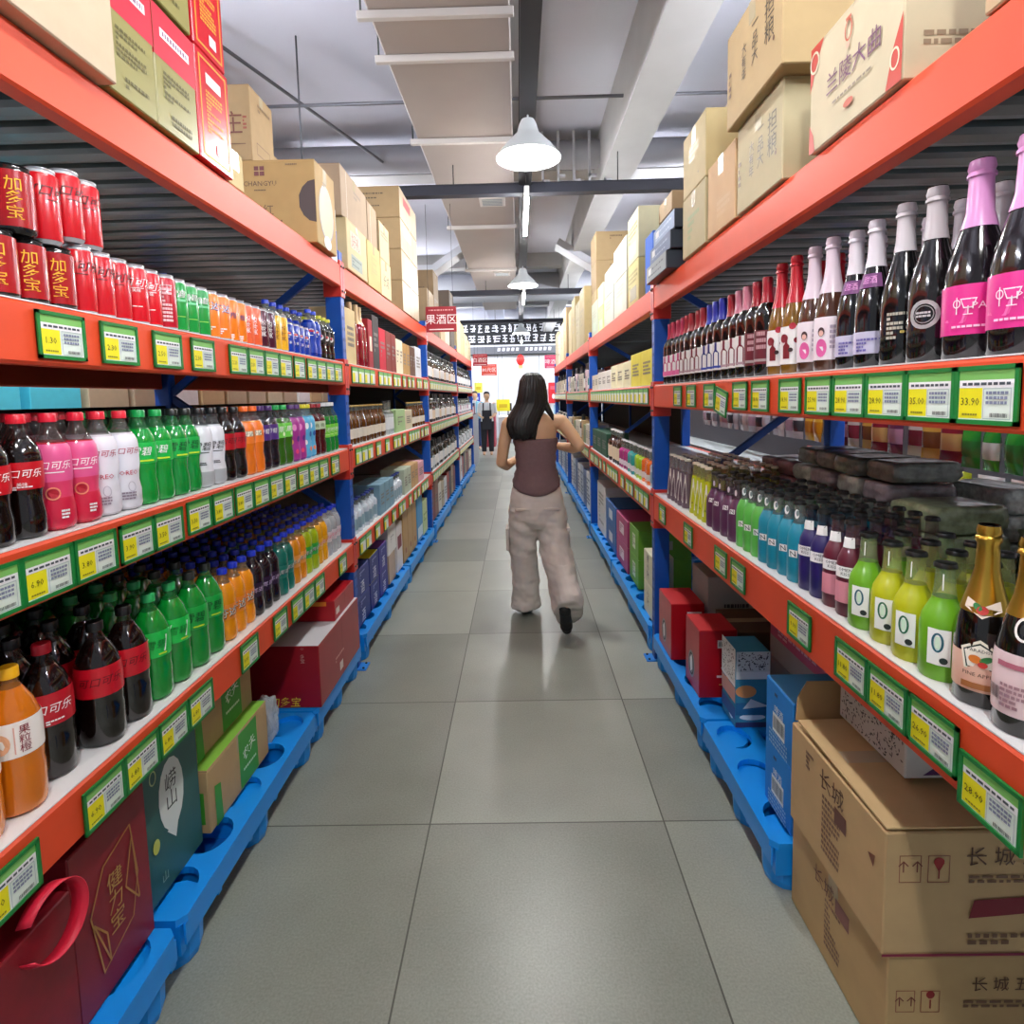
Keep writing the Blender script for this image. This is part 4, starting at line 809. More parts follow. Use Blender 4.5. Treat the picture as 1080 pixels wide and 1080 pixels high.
def kg(lab, z0, z1, y0, y1, x1=-.955):
    carton(lab, -1.3, x1, y0, y1, z0, z1, '#b79a6c', 'left', [('R', (.13, z1-z0-.012), '#3f9a2c', .13, 0), ('T', '农夫', '#f0f8e8', .14, .08, .045, .3), ('L', (.09, .014, 1), '#d8f0c8', .14, -.2), ('P', [(-.17, -.1), (-.13, -.1), (-.135, .02), (-.17, .03)], '#3f9a2c', -0.0, 0)], [('R', (.04, .1), '#3f9a2c', .4, -.1)], topcol='#86c040')
kg('kraft and green carton on the left pallet, lower of two', zp, zp+.2, 1.625, 2.03); kg('kraft and green carton on the left pallet, upper of two', zp+.202, zp+.4, 1.63, 2.02, -1.0)
# crumpled clear plastic bag
bmh = bmesh.new(); bmesh.ops.create_icosphere(bmh, subdivisions=4, radius=.07)
for v in bmh.verts:
    n_ = noise.noise(v.co*22)+.6*noise.noise(v.co*50); v.co = Vector((v.co.x*.7, v.co.y*.6, v.co.z*1.25))*(1+.32*n_)
me = bpy.data.meshes.new('plastic_bag'); bmh.to_mesh(me); bmh.free(); me.materials.append(M('#d4dce0', .12, alpha=.55, coat=1.))
o = bpy.data.objects.new('plastic_bag', me); C.objects.link(o); o.location = (-.995, 2.115, zp+.085); tag(o, 'crumpled clear plastic bag on the blue left pallet', 'bag')
carton('big crimson carton with yellow slogan on the left pallet', -1.3, -.862, 2.335, 2.93, zp, zp+.27, '#94101e', 'left', [('L', (.12, .03, 2), '#d8a8a0', -.05, -.1), ('R', (.05, .04), '#e8e0dc', -.02, -.3), ('R', (.003, .27), '#6a0a14', .02, 0)],
       [('T', '明加多宝', '#f2d83a', .1, -.4, .045, 0, .15), ('T', '多\n宝', '#d8b0a0', .34, .3, .02), ('G', (.006, .004, .001), '#d8b0a0', .34, .46), ('L', (.05, .14, 6), '#c09a90', -.34, .0), ('R', (.05, .002), '#c09a90', -.34, .4)], kraft=False, tape=False, rough=.35, topcol='#d6d6da')
carton('small crimson carton lying on the big crimson one', -1.12, -.875, 2.6, 2.91, zp+.2715, zp+.37, '#a8101e', 'left', [('R', (.05, .03), '#e8e0dc', -.36, -.1), ('R', (.002, .09), '#7a0a14', 0, 0)], [('R', (.12, .02), '#f0902c', .1, .35)], kraft=False, tape=False, rough=.35)
# left second bay floor
def fb(side, lab, y0, y1, H, col, A=(), z=zp, x1=None, dep=.35, top=None, N=(), group='floor cartons in the second bay'):
    s = 1 if side == 'left' else -1; xf = x1 if x1 is not None else (-.93 if s > 0 else .76); a, b = sorted((xf, xf-s*dep))
    return carton(lab, a, b, y0, y1, z, z+H, col, side, A, N, kraft=False, tape=False, topcol=top, rough=.5, group=group)
for j, (col, top, y0, y1) in enumerate((('#22307c', '#2c4a9c', 3.12, 3.42), ('#202c78', '#e8dc20', 3.44, 3.66), ('#2c2c84', '#8a4ac0', 3.68, 3.9))):
    for l in range(2):
        fb('left', 'navy carton, %s layer, with %s top, second bay left pallet' % (('lower', 'upper')[l], ['blue', 'yellow', 'violet'][j]), y0, y1, .165, col, [('T', '酒', '#e8e8f4', .0, -.2, .08), ('L', (.1, .04, 3), '#a0a8d8', 0, .25)], z=zp+l*.167, top=top)
fb('left', 'white carton on the second bay left pallet, lower of two', 3.95, 4.15, .2, '#c0a890'); fb('left', 'white carton on the second bay left pallet, upper of two', 3.95, 4.2, .2, '#ecebe8', [('L', (.1, .05, 3), '#a0a0a0', 0, 0)], z=zp+.202)
fb('left', 'white and wine red carton, second bay left pallet', 4.22, 4.42, .36, '#e8e2e0', [('R', (.14, .1), '#7a2030', 0, .1)])
for j, y in enumerate((4.46, 4.66, 4.86)): fb('left', 'tall kraft carton, %s of three, second bay left pallet' % ORD[j+1], y, y+.19, .42, '#b8935e', [('R', (.05, .04), '#9a5a3a', 0, -.3)])
fb('left', 'tall pale blue carton by the third left upright', 5.1, 5.38, .4, '#4a9ad0', [('R', (.25, .1), '#d8ecf4', 0, -.3)]); fb('left', 'pale green carton by the third left upright', 5.4, 5.66, .32, '#c8d8a0', [('L', (.18, .08, 3), '#7a9a5a', 0, 0)])
LB = [('#e0d8c8', 'off-white'), ('#a83a30', 'brick red'), ('#7a1820', 'wine red'), ('#c0b090', 'tan'), ('#3a3a44', 'charcoal'), ('#8a5a40', 'brown'), ('#d8dce0', 'pale grey'), ('#a89070', 'kraft')]
for i in (2, 3):
    y = LY[i]+.1; j = 0
    while y < LY[i+1]-.4:
        c, nme = LB[(j*3+i) % 8]; w = rnd(.2, .3); j += 1
        fb('left', '%s carton on the floor, %s left bay, %s from its near end' % (nme, BAYN[i], ORD[j]), y, y+w, rnd(.3, .42), c, [('L', (.15, .1, 3), '#504840', 0, 0)], group='floor cartons in the far left bays'); y += w+.015
# right floor
carton('large kraft wine carton on the floor by the right pallet, lower of two', .752, 1.4, 1.125, 1.56-.012, .002, .268, '#b8996a', 'right',
       [('L', (.07, .13, 9), '#7a5a44', .0, -.1), ('T', '长城', '#6a4434', -.1, .25, .05), ('R', (.06, .04), '#7a4a40', .1, .22)],
       [('O', (.04, .05, .0015), '#8a4a3c', -.44, .1), ('T', '↑↑', '#7a4034', -.44, .1, .03), ('O', (.04, .05, .0015), '#8a4a3c', -.36, .1), ('D', (.009, .009), '#8a2a2c', -.36, .16), ('R', (.003, .02), '#8a2a2c', -.36, .08), ('T', '长 城 五 星', '#5a3c2c', -.1, .25, .035), ('L', (.2, .02, 2), '#7a5a44', -.1, .08), ('R', (.22, .035), '#8a2434', -.1, -.2), ('L', (.22, .02, 2), '#7a5a44', -.1, -.36)])
t = carton('large kraft wine carton with raised end flap, upper of two', .735, 1.38, 1.12, 1.53, .272, .55, '#c2a274', 'right',
       [('L', (.08, .15, 10), '#7a5a44', .0, -.1), ('T', '长城', '#5a3828', .0, .3, .055), ('R', (.05, .04), '#6a4034', .1, .12), ('L', (.04, .05, 4), '#7a5a44', -.25, .3), ('P', [(.15, .05), (.175, .06), (.17, .03)], '#7a4a34', 0, 0)],
       [('O', (.045, .06, .0015), '#8a4a3c', -.42, .2), ('T', '↑↑', '#7a4034', -.42, .22, .034), ('O', (.045, .06, .0015), '#8a4a3c', -.33, .2), ('D', (.011, .009), '#9a2428', -.33, .26), ('P', [(-.011, .0), (.011, 0), (0, -.02)], '#9a2428', -.33, .25), ('R', (.003, .024), '#8a2a2c', -.33, .17), ('T', '长 城 五 星', '#5a3c2c', -.08, .3, .045), ('L', (.2, .02, 2), '#7a5a44', -.08, .12), ('P', [(-.11, -.02), (.13, .0), (.13, .035), (-.1, .02)], '#7c1f2c', -.06, -.12), ('L', (.22, .03, 2), '#7a5a44', -.06, -.36), ('R', (.65, .006), '#8a2a44', 0, -.485)], open_flaps=True, tape=False)
q = MB()                                   # the box stands open at its far end: one flap raised, long flap half lifted
q.v = []; hx, hy, H = .3225, .205, .278
q.add([(-hx+.01, hy-.002, H), (hx-.05, hy-.002, H), (hx-.08, hy+.02, H+.1), (-hx+.05, hy+.02, H+.1), (-hx+.02, hy+.01, H+.06)], [(0, 1, 2, 3, 4)], M('#b39263', .75, nz=.05, nscale=14))
o = q.build('raised_flap', t); sm = o.modifiers.new('s', 'SOLIDIFY'); sm.thickness = .004
q = MB(); q.add([(-hx+.002, -hy+.002, H+.002), (-hx+.002, hy-.03, H+.014), (.02, hy-.03, H+.02), (.02, -hy+.002, H+.004)], [(0, 1, 2, 3)], M('#cbac7c', .75, nz=.05, nscale=14))
o = q.build('long_flap', t); sm = o.modifiers.new('s', 'SOLIDIFY'); sm.thickness = .004
q = MB(); q.add([(-hx+.03, -.012, H+.019), (-hx+.03, .03, H+.021), (-.02, .03, H+.024), (-.02, -.012, H+.021)], [(0, 1, 2, 3)], M('#e0d0b0', .15, alpha=.7)); q.build('torn_tape', t)
carton('black and white leaf patterned gift box under the right lower shelf', .85, 1.2, 1.24, 1.505, .578, .735, '#c8c8c4', 'right', [('S', (.26, .15, 330), '#3c3c40', 0, 0)], [('P', [(-.1, -.07), (.1, -.07), (.1, .03), (.0, .0)], '#4a2a5c', -.1, 0), ('S', (.3, .12, 200), '#8a8a8a', .1, 0)], kraft=False, tape=False)
for l in range(2):
    carton('bright blue carton beside the kraft wine cartons, %s of two' % ('lower', 'upper')[l], .765, 1.15, 1.585, 1.765, zp+l*.202, zp+l*.202+.2, '#1c82d8', 'right', [('R', (.08, .06), '#e8f0f4', .0, -.1), ('Z', (.07, .04), '#303a48', .0, -.1), ('T', '啤酒', '#e8f4fc', 0, .12, .03), ('R', (.02, .01), '#103a6a', -.1, .35), ('L', (.12, .05, 4), '#8cc0ec', 0, -.37)], kraft=False, tape=False, topcol='#5ab0f0')
carton('seascape gift box with leaf patterned lid on the right pallet', .81, .94, 2.14, 2.285, zp, zp+.305, '#3a8aa8', 'right',
       [('S', (.14, .14, 120), '#30343a', 0, .3), ('R', (.145, .14), '#d8dcd8', 0, .3), ('R', (.145, .03), '#e8eaea', 0, .08), ('R', (.145, .06), '#c8988c', 0, -.08), ('D', (.03, .03), '#5a2c3a', .1, -.1), ('P', [(-.03, -.03), (.03, -.03), (0, .04)], '#e88a4a', -.1, -.02), ('R', (.145, .05), '#3a5a8a', 0, -.32), ('D', (.02, .012), '#e8f0f4', .2, -.4)][::-1],
       [('S', (.126, .08, 90), '#30343a', 0, .37), ('R', (.129, .08), '#d8dcd8', 0, .37), ('R', (.129, .035), '#eceeec', 0, .2), ('T', '海之恋', '#30383c', .05, .2, .02), ('D', (.04, .025), '#e8a060', -.2, -.02), ('P', [(-.05, -.03), (-.02, .01), (.05, -.02)], '#e0e8e8', .1, -.15), ('R', (.129, .05), '#2a6a94', 0, -.25), ('D', (.05, .012), '#e8f0f4', .0, -.36), ('R', (.129, .02), '#3a3a6a', 0, -.46)][::-1], kraft=False, tape=False)
def redb(lab, y0, y1, x0, z1):
    carton(lab, x0, x0+.16, y0, y1, zp, z1, '#a80f1c', 'right', [('D', (.045, .06), '#8a9094', -.05, -.15), ('G', (.035, .05, .008), '#2a2c30', -.05, -.15), ('P', [(-.01, -.04), (.015, -.02), (.01, .045), (-.02, .02)], '#e4e8ea', -.05, -.15)], [('R', (.07, .035), '#e8e4e0', .2, .3), ('Z', (.06, .02), '#302828', .2, .3), ('P', [(-.012, -.01), (.012, -.02), (.012, .02)], '#f4eeee', .15, -.02), ('R', (.06, .01), '#f0d8d8', .15, -.18), ('L', (.04, .006, 1), '#f0c060', .15, -.3)], kraft=False, tape=False, rough=.3, group='red boxes on the right pallet', topcol='#c02024')
redb('red box with grey oval emblem on the right pallet, nearer one', 2.365, 2.56, .74, .455); redb('red box with grey oval emblem on the right pallet, farther one', 2.72, 2.96, .715, .44)
carton('white carton with pink band lying behind the seascape box', 1.03, 1.5, 1.9, 2.35, zp+.2, zp+.36, '#a8a4a0', 'right', [('R', (.44, .06), '#c05a78', 0, .25), ('L', (.3, .03, 2), '#e8c0c8', 0, .25)], kraft=False, tape=False)
carton('pale carton under the pink banded one', 1.03, 1.5, 1.9, 2.35, zp, zp+.198, '#98908c', 'right', [('R', (.06, .08), '#a03a44', .3, .1)], kraft=False, tape=False)
carton('grey carton standing behind the blue pallet goods', 1.2, 1.55, 1.6, 1.87, zp, zp+.3, '#7c8084', 'right', kraft=False, tape=False)
carton('white carton with round marks behind the farther red box', .78, 1.1, 2.8+.18, 3.0+.04, zp, zp+.01, '#888888', 'right', kraft=False, tape=False) if False else None
carton('grey-white carton with black dots at the rear of the right pallet', .9, 1.25, 2.75, 3.0, zp, zp+.4, '#a8a8a0', 'right', [], [('D', (.012, .01), '#181818', .2, .35), ('L', (.12, .06, 2), '#404040', -.1, .1), ('D', (.012, .01), '#202020', .1, -.1), ('D', (.012, .01), '#202020', .1, -.3)], kraft=False, tape=False)
carton('dark open carton among the red boxes', .92, 1.25, 2.42, 2.7, zp, zp+.26, '#5a4430', 'right', [], [])
# right second bay floor
g2 = 'floor cartons in the second bay'
for l in range(2):
    fb('right', 'white carton with black characters beside the second right upright, %s of two' % ('lower', 'upper')[l], 3.2, 3.42, .185, '#e4e4c8', [('T', '粮\n小\n叶' if l else '小\n叶', '#282820', 0, .05, .05)], z=zp+l*.187, x1=.735, dep=.12, group=g2)
    fb('right', 'lime green carton with white label, %s of two, right second bay' % ('lower', 'upper')[l], 3.75, 4.05, .195, '#6aa82c', [('R', (.1, .1), '#d8e4c8', 0, .0), ('L', (.08, .08, 5), '#708060', 0, 0)], z=zp+l*.197, x1=.77, N=[('R', (.1, .06), '#a8b8a0', .0, .0)], group=g2)
    fb('right', 'magenta carton with white label, %s of two, right second bay' % ('lower', 'upper')[l], 4.08, 4.55, .19, '#a8386c', [('R', (.18, .08), '#e8d8e0', 0, 0), ('L', (.14, .06, 4), '#905070', 0, 0)], z=zp+l*.192, group=g2)
    fb('right', 'blue carton with white label, %s of two, right second bay' % ('lower', 'upper')[l], 4.58, 5.1, .19, '#2a62a8', [('R', (.18, .08), '#d8e0ec', 0, 0)], z=zp+l*.192, group=g2)
fb('right', 'tall white carton with small print, right second bay', 5.15, 5.66, .46, '#dcdcdc', [('L', (.3, .3, 8), '#8a8a8a', 0, 0)], group=g2)
for i in (2, 3):
    for j in range(8):
        y = RY[i]+.12+.32*j
        fb('right', 'pale blue-white carton in the %s right bay, %s from its near end' % (BAYN[i], ORD[j+1]), y, y+.3, .42+.02*(j % 2), ['#b8c4d4', '#dadce0', '#5a70a0'][j % 3], [('L', (.24, .3, 7), '#3a4a70', 0, 0)], group='floor cartons in the far right bays')

# ------------------------------------------------------------------ stock of the farther bays
def row(side, bay, zi, items, x0=.055, gap=.008):
    """items: (kind or ('box',w,h,col,name), count)"""
    s = 1 if side == 'left' else -1; YS = LY if s > 0 else RY; Z = LZ if s > 0 else RZ; X = LX if s > 0 else RX
    y = YS[bay]+.06; end = YS[bay+1]-.06; cnt = {}; zz = Z[zi][1]+TOPL
    while y < end:
        for it in items:
            for _ in range(it[1]):
                if isinstance(it[0], tuple):
                    _, w, h, col, nm = it[0]; 
                    if y+w > end: y = end; break
                    cnt[nm] = cnt.get(nm, 0)+1; a, b = sorted((X-s*.012, X-s*.2))
                    carton('%s on the %s %s shelf, %s bay, %s of its kind' % (nm, side, SHN[(side, zi)], BAYN[bay], ORD[min(cnt[nm], 30)]), a, b, y, y+w, zz, zz+h, col, side, [('L', (w*.6, h*.4, 4), '#6a6058', 0, 0)] if w > .1 else [('R', (w*.5, h*.3), '#d8ccb0', 0, 0)], kraft=False, tape=False, name='gift_box' if w < .15 else 'carton', group='boxes on the %s %s shelf' % (side, SHN[(side, zi)]))
                    y += w+gap
                else:
                    k = KD[it[0]]; r = k['r']
                    if y+2*r > end: y = end; break
                    cnt[it[0]] = cnt.get(it[0], 0)+1
                    simple_drink(k, '%s, %s %s shelf, %s bay, %s one' % (k['desc'].replace('with ', '+ ').replace('+ ', 'with '), side, SHN[(side, zi)], BAYN[bay], ORD[min(cnt[it[0]], 30)]), k['cat'], (X-s*(x0+rnd(-.006, .006)), y+r, zz), rnd(0, 6), '%ss in the %s bay' % (k['desc'], BAYN[bay]), 12)
                    y += 2*r+gap
            if y >= end: break
bx = lambda w, h, c, n: ('box', w, h, c, n)
row('left', 1, 1, [(bx(.2, .3, '#cdb684', 'beige gift box'), 1), ('f_goldtop', 3), (bx(.1, .3, '#9a1c28', 'red gift box'), 1), (bx(.16, .34, '#3a3434', 'charcoal gift box'), 1), (bx(.18, .28, '#c01430', 'crimson gift box'), 1), (bx(.16, .28, '#7c2c24', 'rust gift box'), 2), (bx(.12, .26, '#e4d8bc', 'cream gift box'), 2), (bx(.14, .25, '#b08850', 'tan gift box'), 2), (bx(.12, .25, '#5c3a28', 'brown gift box'), 2), (bx(.3, .27, '#d8d8dc', 'white striped carton'), 1), (bx(.24, .27, '#3c3c42', 'black banded carton'), 1)])
row('left', 1, 2, [('f_amber', 14), ('f_clearw', 3), (bx(.34, .17, '#a8c890', 'pale green carton'), 1), (bx(.3, .16, '#d8ccb0', 'cream carton'), 1), ('f_amber', 3)])
row('left', 1, 3, [('f_spray', 8), (bx(.13, .2, '#7aa0b4', 'grey-blue pack'), 3), ('f_spray', 5), (bx(.14, .2, '#b8c4b0', 'pale green pack'), 2), (bx(.16, .2, '#c8a070', 'tan pack'), 2), (bx(.3, .18, '#e4a8b8', 'pink pack'), 2)])
row('left', 2, 1, [('f_white', 5), ('f_brown', 1)]); row('left', 2, 2, [('f_white', 4), ('f_brown', 2)]); row('left', 2, 3, [('f_white', 3), ('f_clearw', 2)])
row('left', 3, 1, [('f_clearw', 2), ('f_white', 2)]); row('left', 3, 2, [('f_mag', 1), ('f_clearw', 3)]); row('left', 3, 3, [('f_clearw', 4), (bx(.2, .16, '#c8ccd4', 'pale pack'), 1)])
row('right', 1, 1, [(bx(.3, .2, '#e8dc50', 'yellow topped carton'), 2), (bx(.26, .17, '#ece6c0', 'cream carton'), 3), (bx(.24, .15, '#ece8e0', 'white jar tray'), 3), (bx(.2, .14, '#e8e0d0', 'ivory jar tray'), 3)])
row('right', 1, 2, [('f_spray', 2), ('f_orange', 3), ('f_lime', 3), ('f_teal', 3), ('f_mag', 4), ('f_brown', 6), (bx(.3, .2, '#1c4a34', 'dark green gift box'), 3), (bx(.2, .16, '#a85030', 'russet box'), 1)])
row('right', 2, 1, [('f_white', 2), ('f_teal', 1), (bx(.16, .22, '#e0c8d0', 'pink gift box'), 1), ('f_white', 3), (bx(.2, .2, '#d8d0c0', 'cream gift box'), 2)])
row('right', 2, 2, [(bx(.2, .22, '#e0d8c8', 'cream carton'), 2), (bx(.22, .2, '#8a9a70', 'green carton'), 1), (bx(.2, .24, '#c8a878', 'tan carton'), 1), ('f_white', 3)])
row('right', 3, 1, [(bx(.2, .2, '#c8b8a0', 'tan gift box'), 2), ('f_white', 2)]); row('right', 3, 2, [(bx(.2, .2, '#d8d8d8', 'white carton'), 2), ('f_brown', 2)])
# ------------------------------------------------------------------ room
def nodes_floor():
    m = bpy.data.materials.new('floor_tiles'); m.use_nodes = True; nt = m.node_tree; b = nt.nodes['Principled BSDF']; N = nt.nodes.new; L = nt.links.new
    tc = N('ShaderNodeTexCoord'); mp = N('ShaderNodeMapping'); mp.inputs['Location'].default_value = (.335, -1.86+.8*20, 0); L(tc.outputs['Object'], mp.inputs['Vector'])
    sx = N('ShaderNodeSeparateXYZ'); L(mp.outputs['Vector'], sx.inputs[0])
    def math_(op, a, bb):
        n = N('ShaderNodeMath'); n.operation = op
        for i, v in enumerate((a, bb)):
            if isinstance(v, (int, float)): n.inputs[i].default_value = v
            elif v is not None: L(v, n.inputs[i])
        return n.outputs[0]
    cells = []; grout = None
    for ax in ('X', 'Y'):
        q = math_('DIVIDE', sx.outputs[ax], .8); cells.append(math_('FLOOR', q, None)); fr_ = math_('FRACT', q, None)
        d = math_('ABSOLUTE', math_('SUBTRACT', fr_, .5), None); g = math_('GREATER_THAN', d, .4968)
        grout = g if grout is None else math_('MAXIMUM', grout, g)
    cb = N('ShaderNodeCombineXYZ'); L(cells[0], cb.inputs[0]); L(cells[1], cb.inputs[1])
    wn = N('ShaderNodeTexWhiteNoise'); L(cb.outputs[0], wn.inputs['Vector'])
    n1 = N('ShaderNodeTexNoise'); n1.inputs['Scale'].default_value = 2.2; n1.inputs['Detail'].default_value = 6; L(tc.outputs['Object'], n1.inputs['Vector'])
    n2 = N('ShaderNodeTexNoise'); n2.inputs['Scale'].default_value = 160; n2.inputs['Detail'].default_value = 3; L(tc.outputs['Object'], n2.inputs['Vector'])
    v = math_('ADD', math_('MULTIPLY', n1.outputs['Fac'], .45), math_('ADD', math_('MULTIPLY', n2.outputs['Fac'], .45), math_('MULTIPLY', wn.outputs['Value'], .34)))
    cr = N('ShaderNodeValToRGB'); cr.color_ramp.elements[0].position = .25; cr.color_ramp.elements[1].position = .85
    cr.color_ramp.elements[0].color = (*hexc('#6c7167'), 1); cr.color_ramp.elements[1].color = (*hexc('#a6ab9f'), 1); L(v, cr.inputs[0])
    mx = N('ShaderNodeMix'); mx.data_type = 'RGBA'; L(grout, mx.inputs[0]); L(cr.outputs[0], mx.inputs[6]); mx.inputs[7].default_value = (*hexc('#4c4e46'), 1)
    L(mx.outputs[2], b.inputs['Base Color'])
    L(math_('ADD', math_('MULTIPLY', n1.outputs['Fac'], .16), .26), b.inputs['Roughness']); b.inputs['Specular IOR Level'].default_value = .55
    bp = N('ShaderNodeBump'); bp.inputs['Strength'].default_value = .06; bp.inputs['Distance'].default_value = .002; L(n2.outputs['Fac'], bp.inputs['Height']); L(bp.outputs[0], b.inputs['Normal'])
    return m
def struct(name, mb): o = mb.build(name); o['kind'] = 'structure'; return o
CEIL = M('#cfcfda', .8, nz=.03, nscale=1.5); BACKW = M('#eceff4', .55)
b = MB(); b.box(-7, 7, -3, 20.6, -.1, 0, nodes_floor()); struct('floor', b)
b = MB(); b.box(-7, 7, -3, 20.6, 4.2, 4.3, CEIL); struct('ceiling', b)
b = MB(); b.box(-7, 7, 20.5, 20.6, 0, 4.2, BACKW)
for x in (-4, -2.15, -.7, .75, 2.2, 4): b.box(x-.008, x+.008, 20.492, 20.5, 0, 3.0, M('#8a9098', .5))
struct('wall_back', b)
b = MB(); b.box(-7.1, -7, -3, 20.6, 0, 4.2, M('#c8c8c8', .7)); struct('wall_left', b)
b = MB(); b.box(7, 7.1, -3, 20.6, 0, 4.2, M('#c8c8c8', .7)); struct('wall_right', b)
# concrete beam along the aisle, right
CONC = M('#a9a8a6', .75, nz=.06, nscale=3); CONC2 = M('#bab9b7', .75, nz=.05, nscale=3)
b = MB(); b.box(.9, 1.22, -3, 20.5, 3.68, 4.2, CONC2); struct('trim_1', b)
for i, y in enumerate((6.7, 11.4, 16.2)):
    b = MB(); b.box(-7, 7, y, y+.28, 3.95, 4.2, CONC); struct('trim_%d' % (i+2), b)
# slogan bands on the far wall
b = MB(); b.box(-4.9, 4.9, 20.3, 20.49, 3.28, 4.02, M('#16171a', .5)); band = b.build('slogan_band'); tag(band, 'long black fascia with two rows of white characters on the far wall', 'sign')
SL = []
rr = random.Random(4)
for row_, (v, hgt) in enumerate(((.17, .3), (-.18, .3))):
    x = -2.2
    while x < 2.2:
        w_ = rr.uniform(.14, .3)
        for q in range(3): SL.append(('R', (w_*rr.uniform(.6, .95), .035), '#e8e8ee', x+w_/2, v+(q-1)*.1+rr.uniform(-.02, .02)))
        for q in range(2): SL.append(('R', (.035, hgt*rr.uniform(.5, .95)), '#e8e8ee', x+w_*rr.uniform(.2, .8), v+rr.uniform(-.03, .03), 1, rr.uniform(-.3, .3)))
        x += w_+.05
prints_mesh(SL, lambda u, v, i: (u, 20.294-.0003*(i % 20), 3.65+v), 'lettering', band)
b = MB(); b.box(-4.9, 4.9, 20.3, 20.49, 2.92, 3.22, M('#6a6c72', .4)); b.box(-5, 5, 20.28, 20.3, 2.9, 2.94, DARK); b.box(-5, 5, 20.28, 20.3, 3.2, 3.26, M('#d8dade', .4))
ln = b.build('metal_fascia'); tag(ln, 'grey metal fascia with dark edges below the black slogan band', 'fascia')
prints_mesh([('P', [(x, -.06), (x+.1, -.06), (x+.12, .05), (x+.02, .06)], '#e8e8ee', 0, 0) for x in [-.7+.16*k for k in range(12) if k != 5]], lambda u, v, i: (u, 20.296-.0003*i, 3.1+v), 'lettering', ln)

# ceiling ducts, pipes, trays
DUCT = M('#a3978f', .55, nz=.04, nscale=2); DUCTW = M('#c6c0ba', .5)
t = thing('air_duct', 'long beige rectangular air duct under the ceiling left of the lamps', 'duct', (-.4, 5, 3.6))
b = MB(); b.box(-.39, .40, -7.9, 9.5, 0, .38, DUCT, .01); b.build('duct_body', t)
for y in (-4.5, -1.6, -1.18, .0, 2.45, 4.9, 7.2):
    b = MB(); b.box(-.45, .42, y-.02, y+.02, -.045, -.002, DUCTW, .004); b.tube((-.43, y, -.04), (-.43, y, .6), .006, STEEL, 6); b.build('hanger_bar', t)
for (x, y) in ((.16, 1.55), (.16, 5.3)):
    b = MB(); b.box(x-.14, x+.14, y-.14, y+.14, -.02, -.001, DUCTW, .004)
    for k in range(5): b.box(x-.11, x+.11, y-.1+.045*k, y-.08+.045*k, -.022, -.019, M('#7c8a90', .5))
    b.build('vent_grille', t)
b = MB(); b.box(-.39, .05, 9.5, 12, .1, .42, M('#b8bcd0', .5)); b.build('duct_end', t)
def tray(name, lab, p0, p1, w, h, mat, rods=()):
    t = thing(name, lab, 'cable tray', p0); d = [b_-a for a, b_ in zip(p0, p1)]
    b = MB(); b.beam((0, 0, 0), d, w, h, mat); b.beam((0, 0, h/2+.004), [d[0], d[1], d[2]+h/2+.004], w+.012, .006, mat); b.build('tray_channel', t)
    for q in rods:
        b = MB(); x, y, z = (d[0]*q, d[1]*q, d[2]*q); b.tube((x, y, z), (x, y, 4.2-p0[2]), .005, DARK, 6); b.build('hanger_rod', t)
    return t
BLK = M('#23242e', .5)
tray('cable_tray', 'black cable tray running lengthwise above the aisle carrying the lamps', (.105, -2.5, 3.42), (.105, 20.2, 3.42), .11, .07, BLK, (.1, .3, .5, .7, .9))
for (y, z, lab) in ((5.55, 3.36, 'nearest'), (10.9, 3.37, 'second'), (15.2, 3.4, 'farthest')):
    tray('cable_tray', 'black tray crossing above the aisle from rack to rack, %s one' % lab, (-4, y, z), (4, y, z), .1, .085, BLK, (.15, .43, .62, .85))
def pipe(lab, p0, p1, r, mat, name='ceiling_pipe', cat='pipe', extra=None):
    b = MB(); b.tube(p0, p1, r, mat, 16 if r > .03 else 8); o = b.build(name, None, True); tag(o, lab, cat); return o
GP = M('#9a9aa2', .45, .2)
pipe('thin steel pipe across the ceiling just beyond the first lamp', (-6, 4.95, 3.86), (6, 4.9, 3.86), .014, M('#6e6e74', .4, .5))
o = pipe('round grey transverse duct beyond the first lamp, with stub brackets', (-6, 6.35, 3.98), (6, 6.35, 3.98), .14, M('#a6a6ac', .5), 'round_duct', 'duct')
for k in range(5):
    b = MB(); x = .3+.16*k; b.box(x-.012, x+.012, 6.17, 6.2, 3.62, 4.15, M('#b8b8bc', .5)); b.box(x-.012, x+.07, 6.17, 6.2, 3.64+.05*(k % 2), 3.67+.05*(k % 2), M('#b8b8bc', .5)); b.build('stub_bracket', o)
pipe('round grey transverse duct far down the aisle, nearer of two', (-6, 12.6, 3.78), (6, 12.6, 3.78), .3, M('#a8aab0', .5), 'round_duct', 'duct')
pipe('round pale transverse duct far down the aisle, farther of two', (-6, 17.4, 3.95), (6, 17.4, 3.95), .22, M('#c0c2cc', .5), 'round_duct', 'duct')
pipe('slanting thin pipe over the left top shelf cartons', (-2.6, 3.2, 4.12), (-1.35, 6.2, 3.9), .014, M('#5a5a60', .4, .5))
pipe('thin hanging rod with hook over the left rack', (-1.62, 4.6, 3.2), (-1.62, 4.6, 4.2), .007, M('#5a5a60', .4, .5), 'hanging_rod', 'rod')
t = thing('square_duct', 'boxy white duct stepping across above the second bell lamp', 'duct', (0, 9.6, 3.72))
b = MB(); W9 = M('#d2d4da', .5)
b.beam((-3, -.2, -.25), (-1.3, -.2, -.25), .4, .12, W9); b.beam((-1.3, -.2, -.25), (-.74, -.2, .12), .4, .1, W9); b.build('left_section', t)
b = MB(); b.beam((3, -.2, -.25), (1.25, -.2, -.25), .4, .12, W9); b.beam((1.25, -.2, -.25), (.66, -.2, .12), .4, .1, W9); b.build('right_section', t)
t2 = thing('spotlight', 'small black spotlight hanging from the farthest tray on the right', 'spotlight', (1.25, 15.2, 3.36))
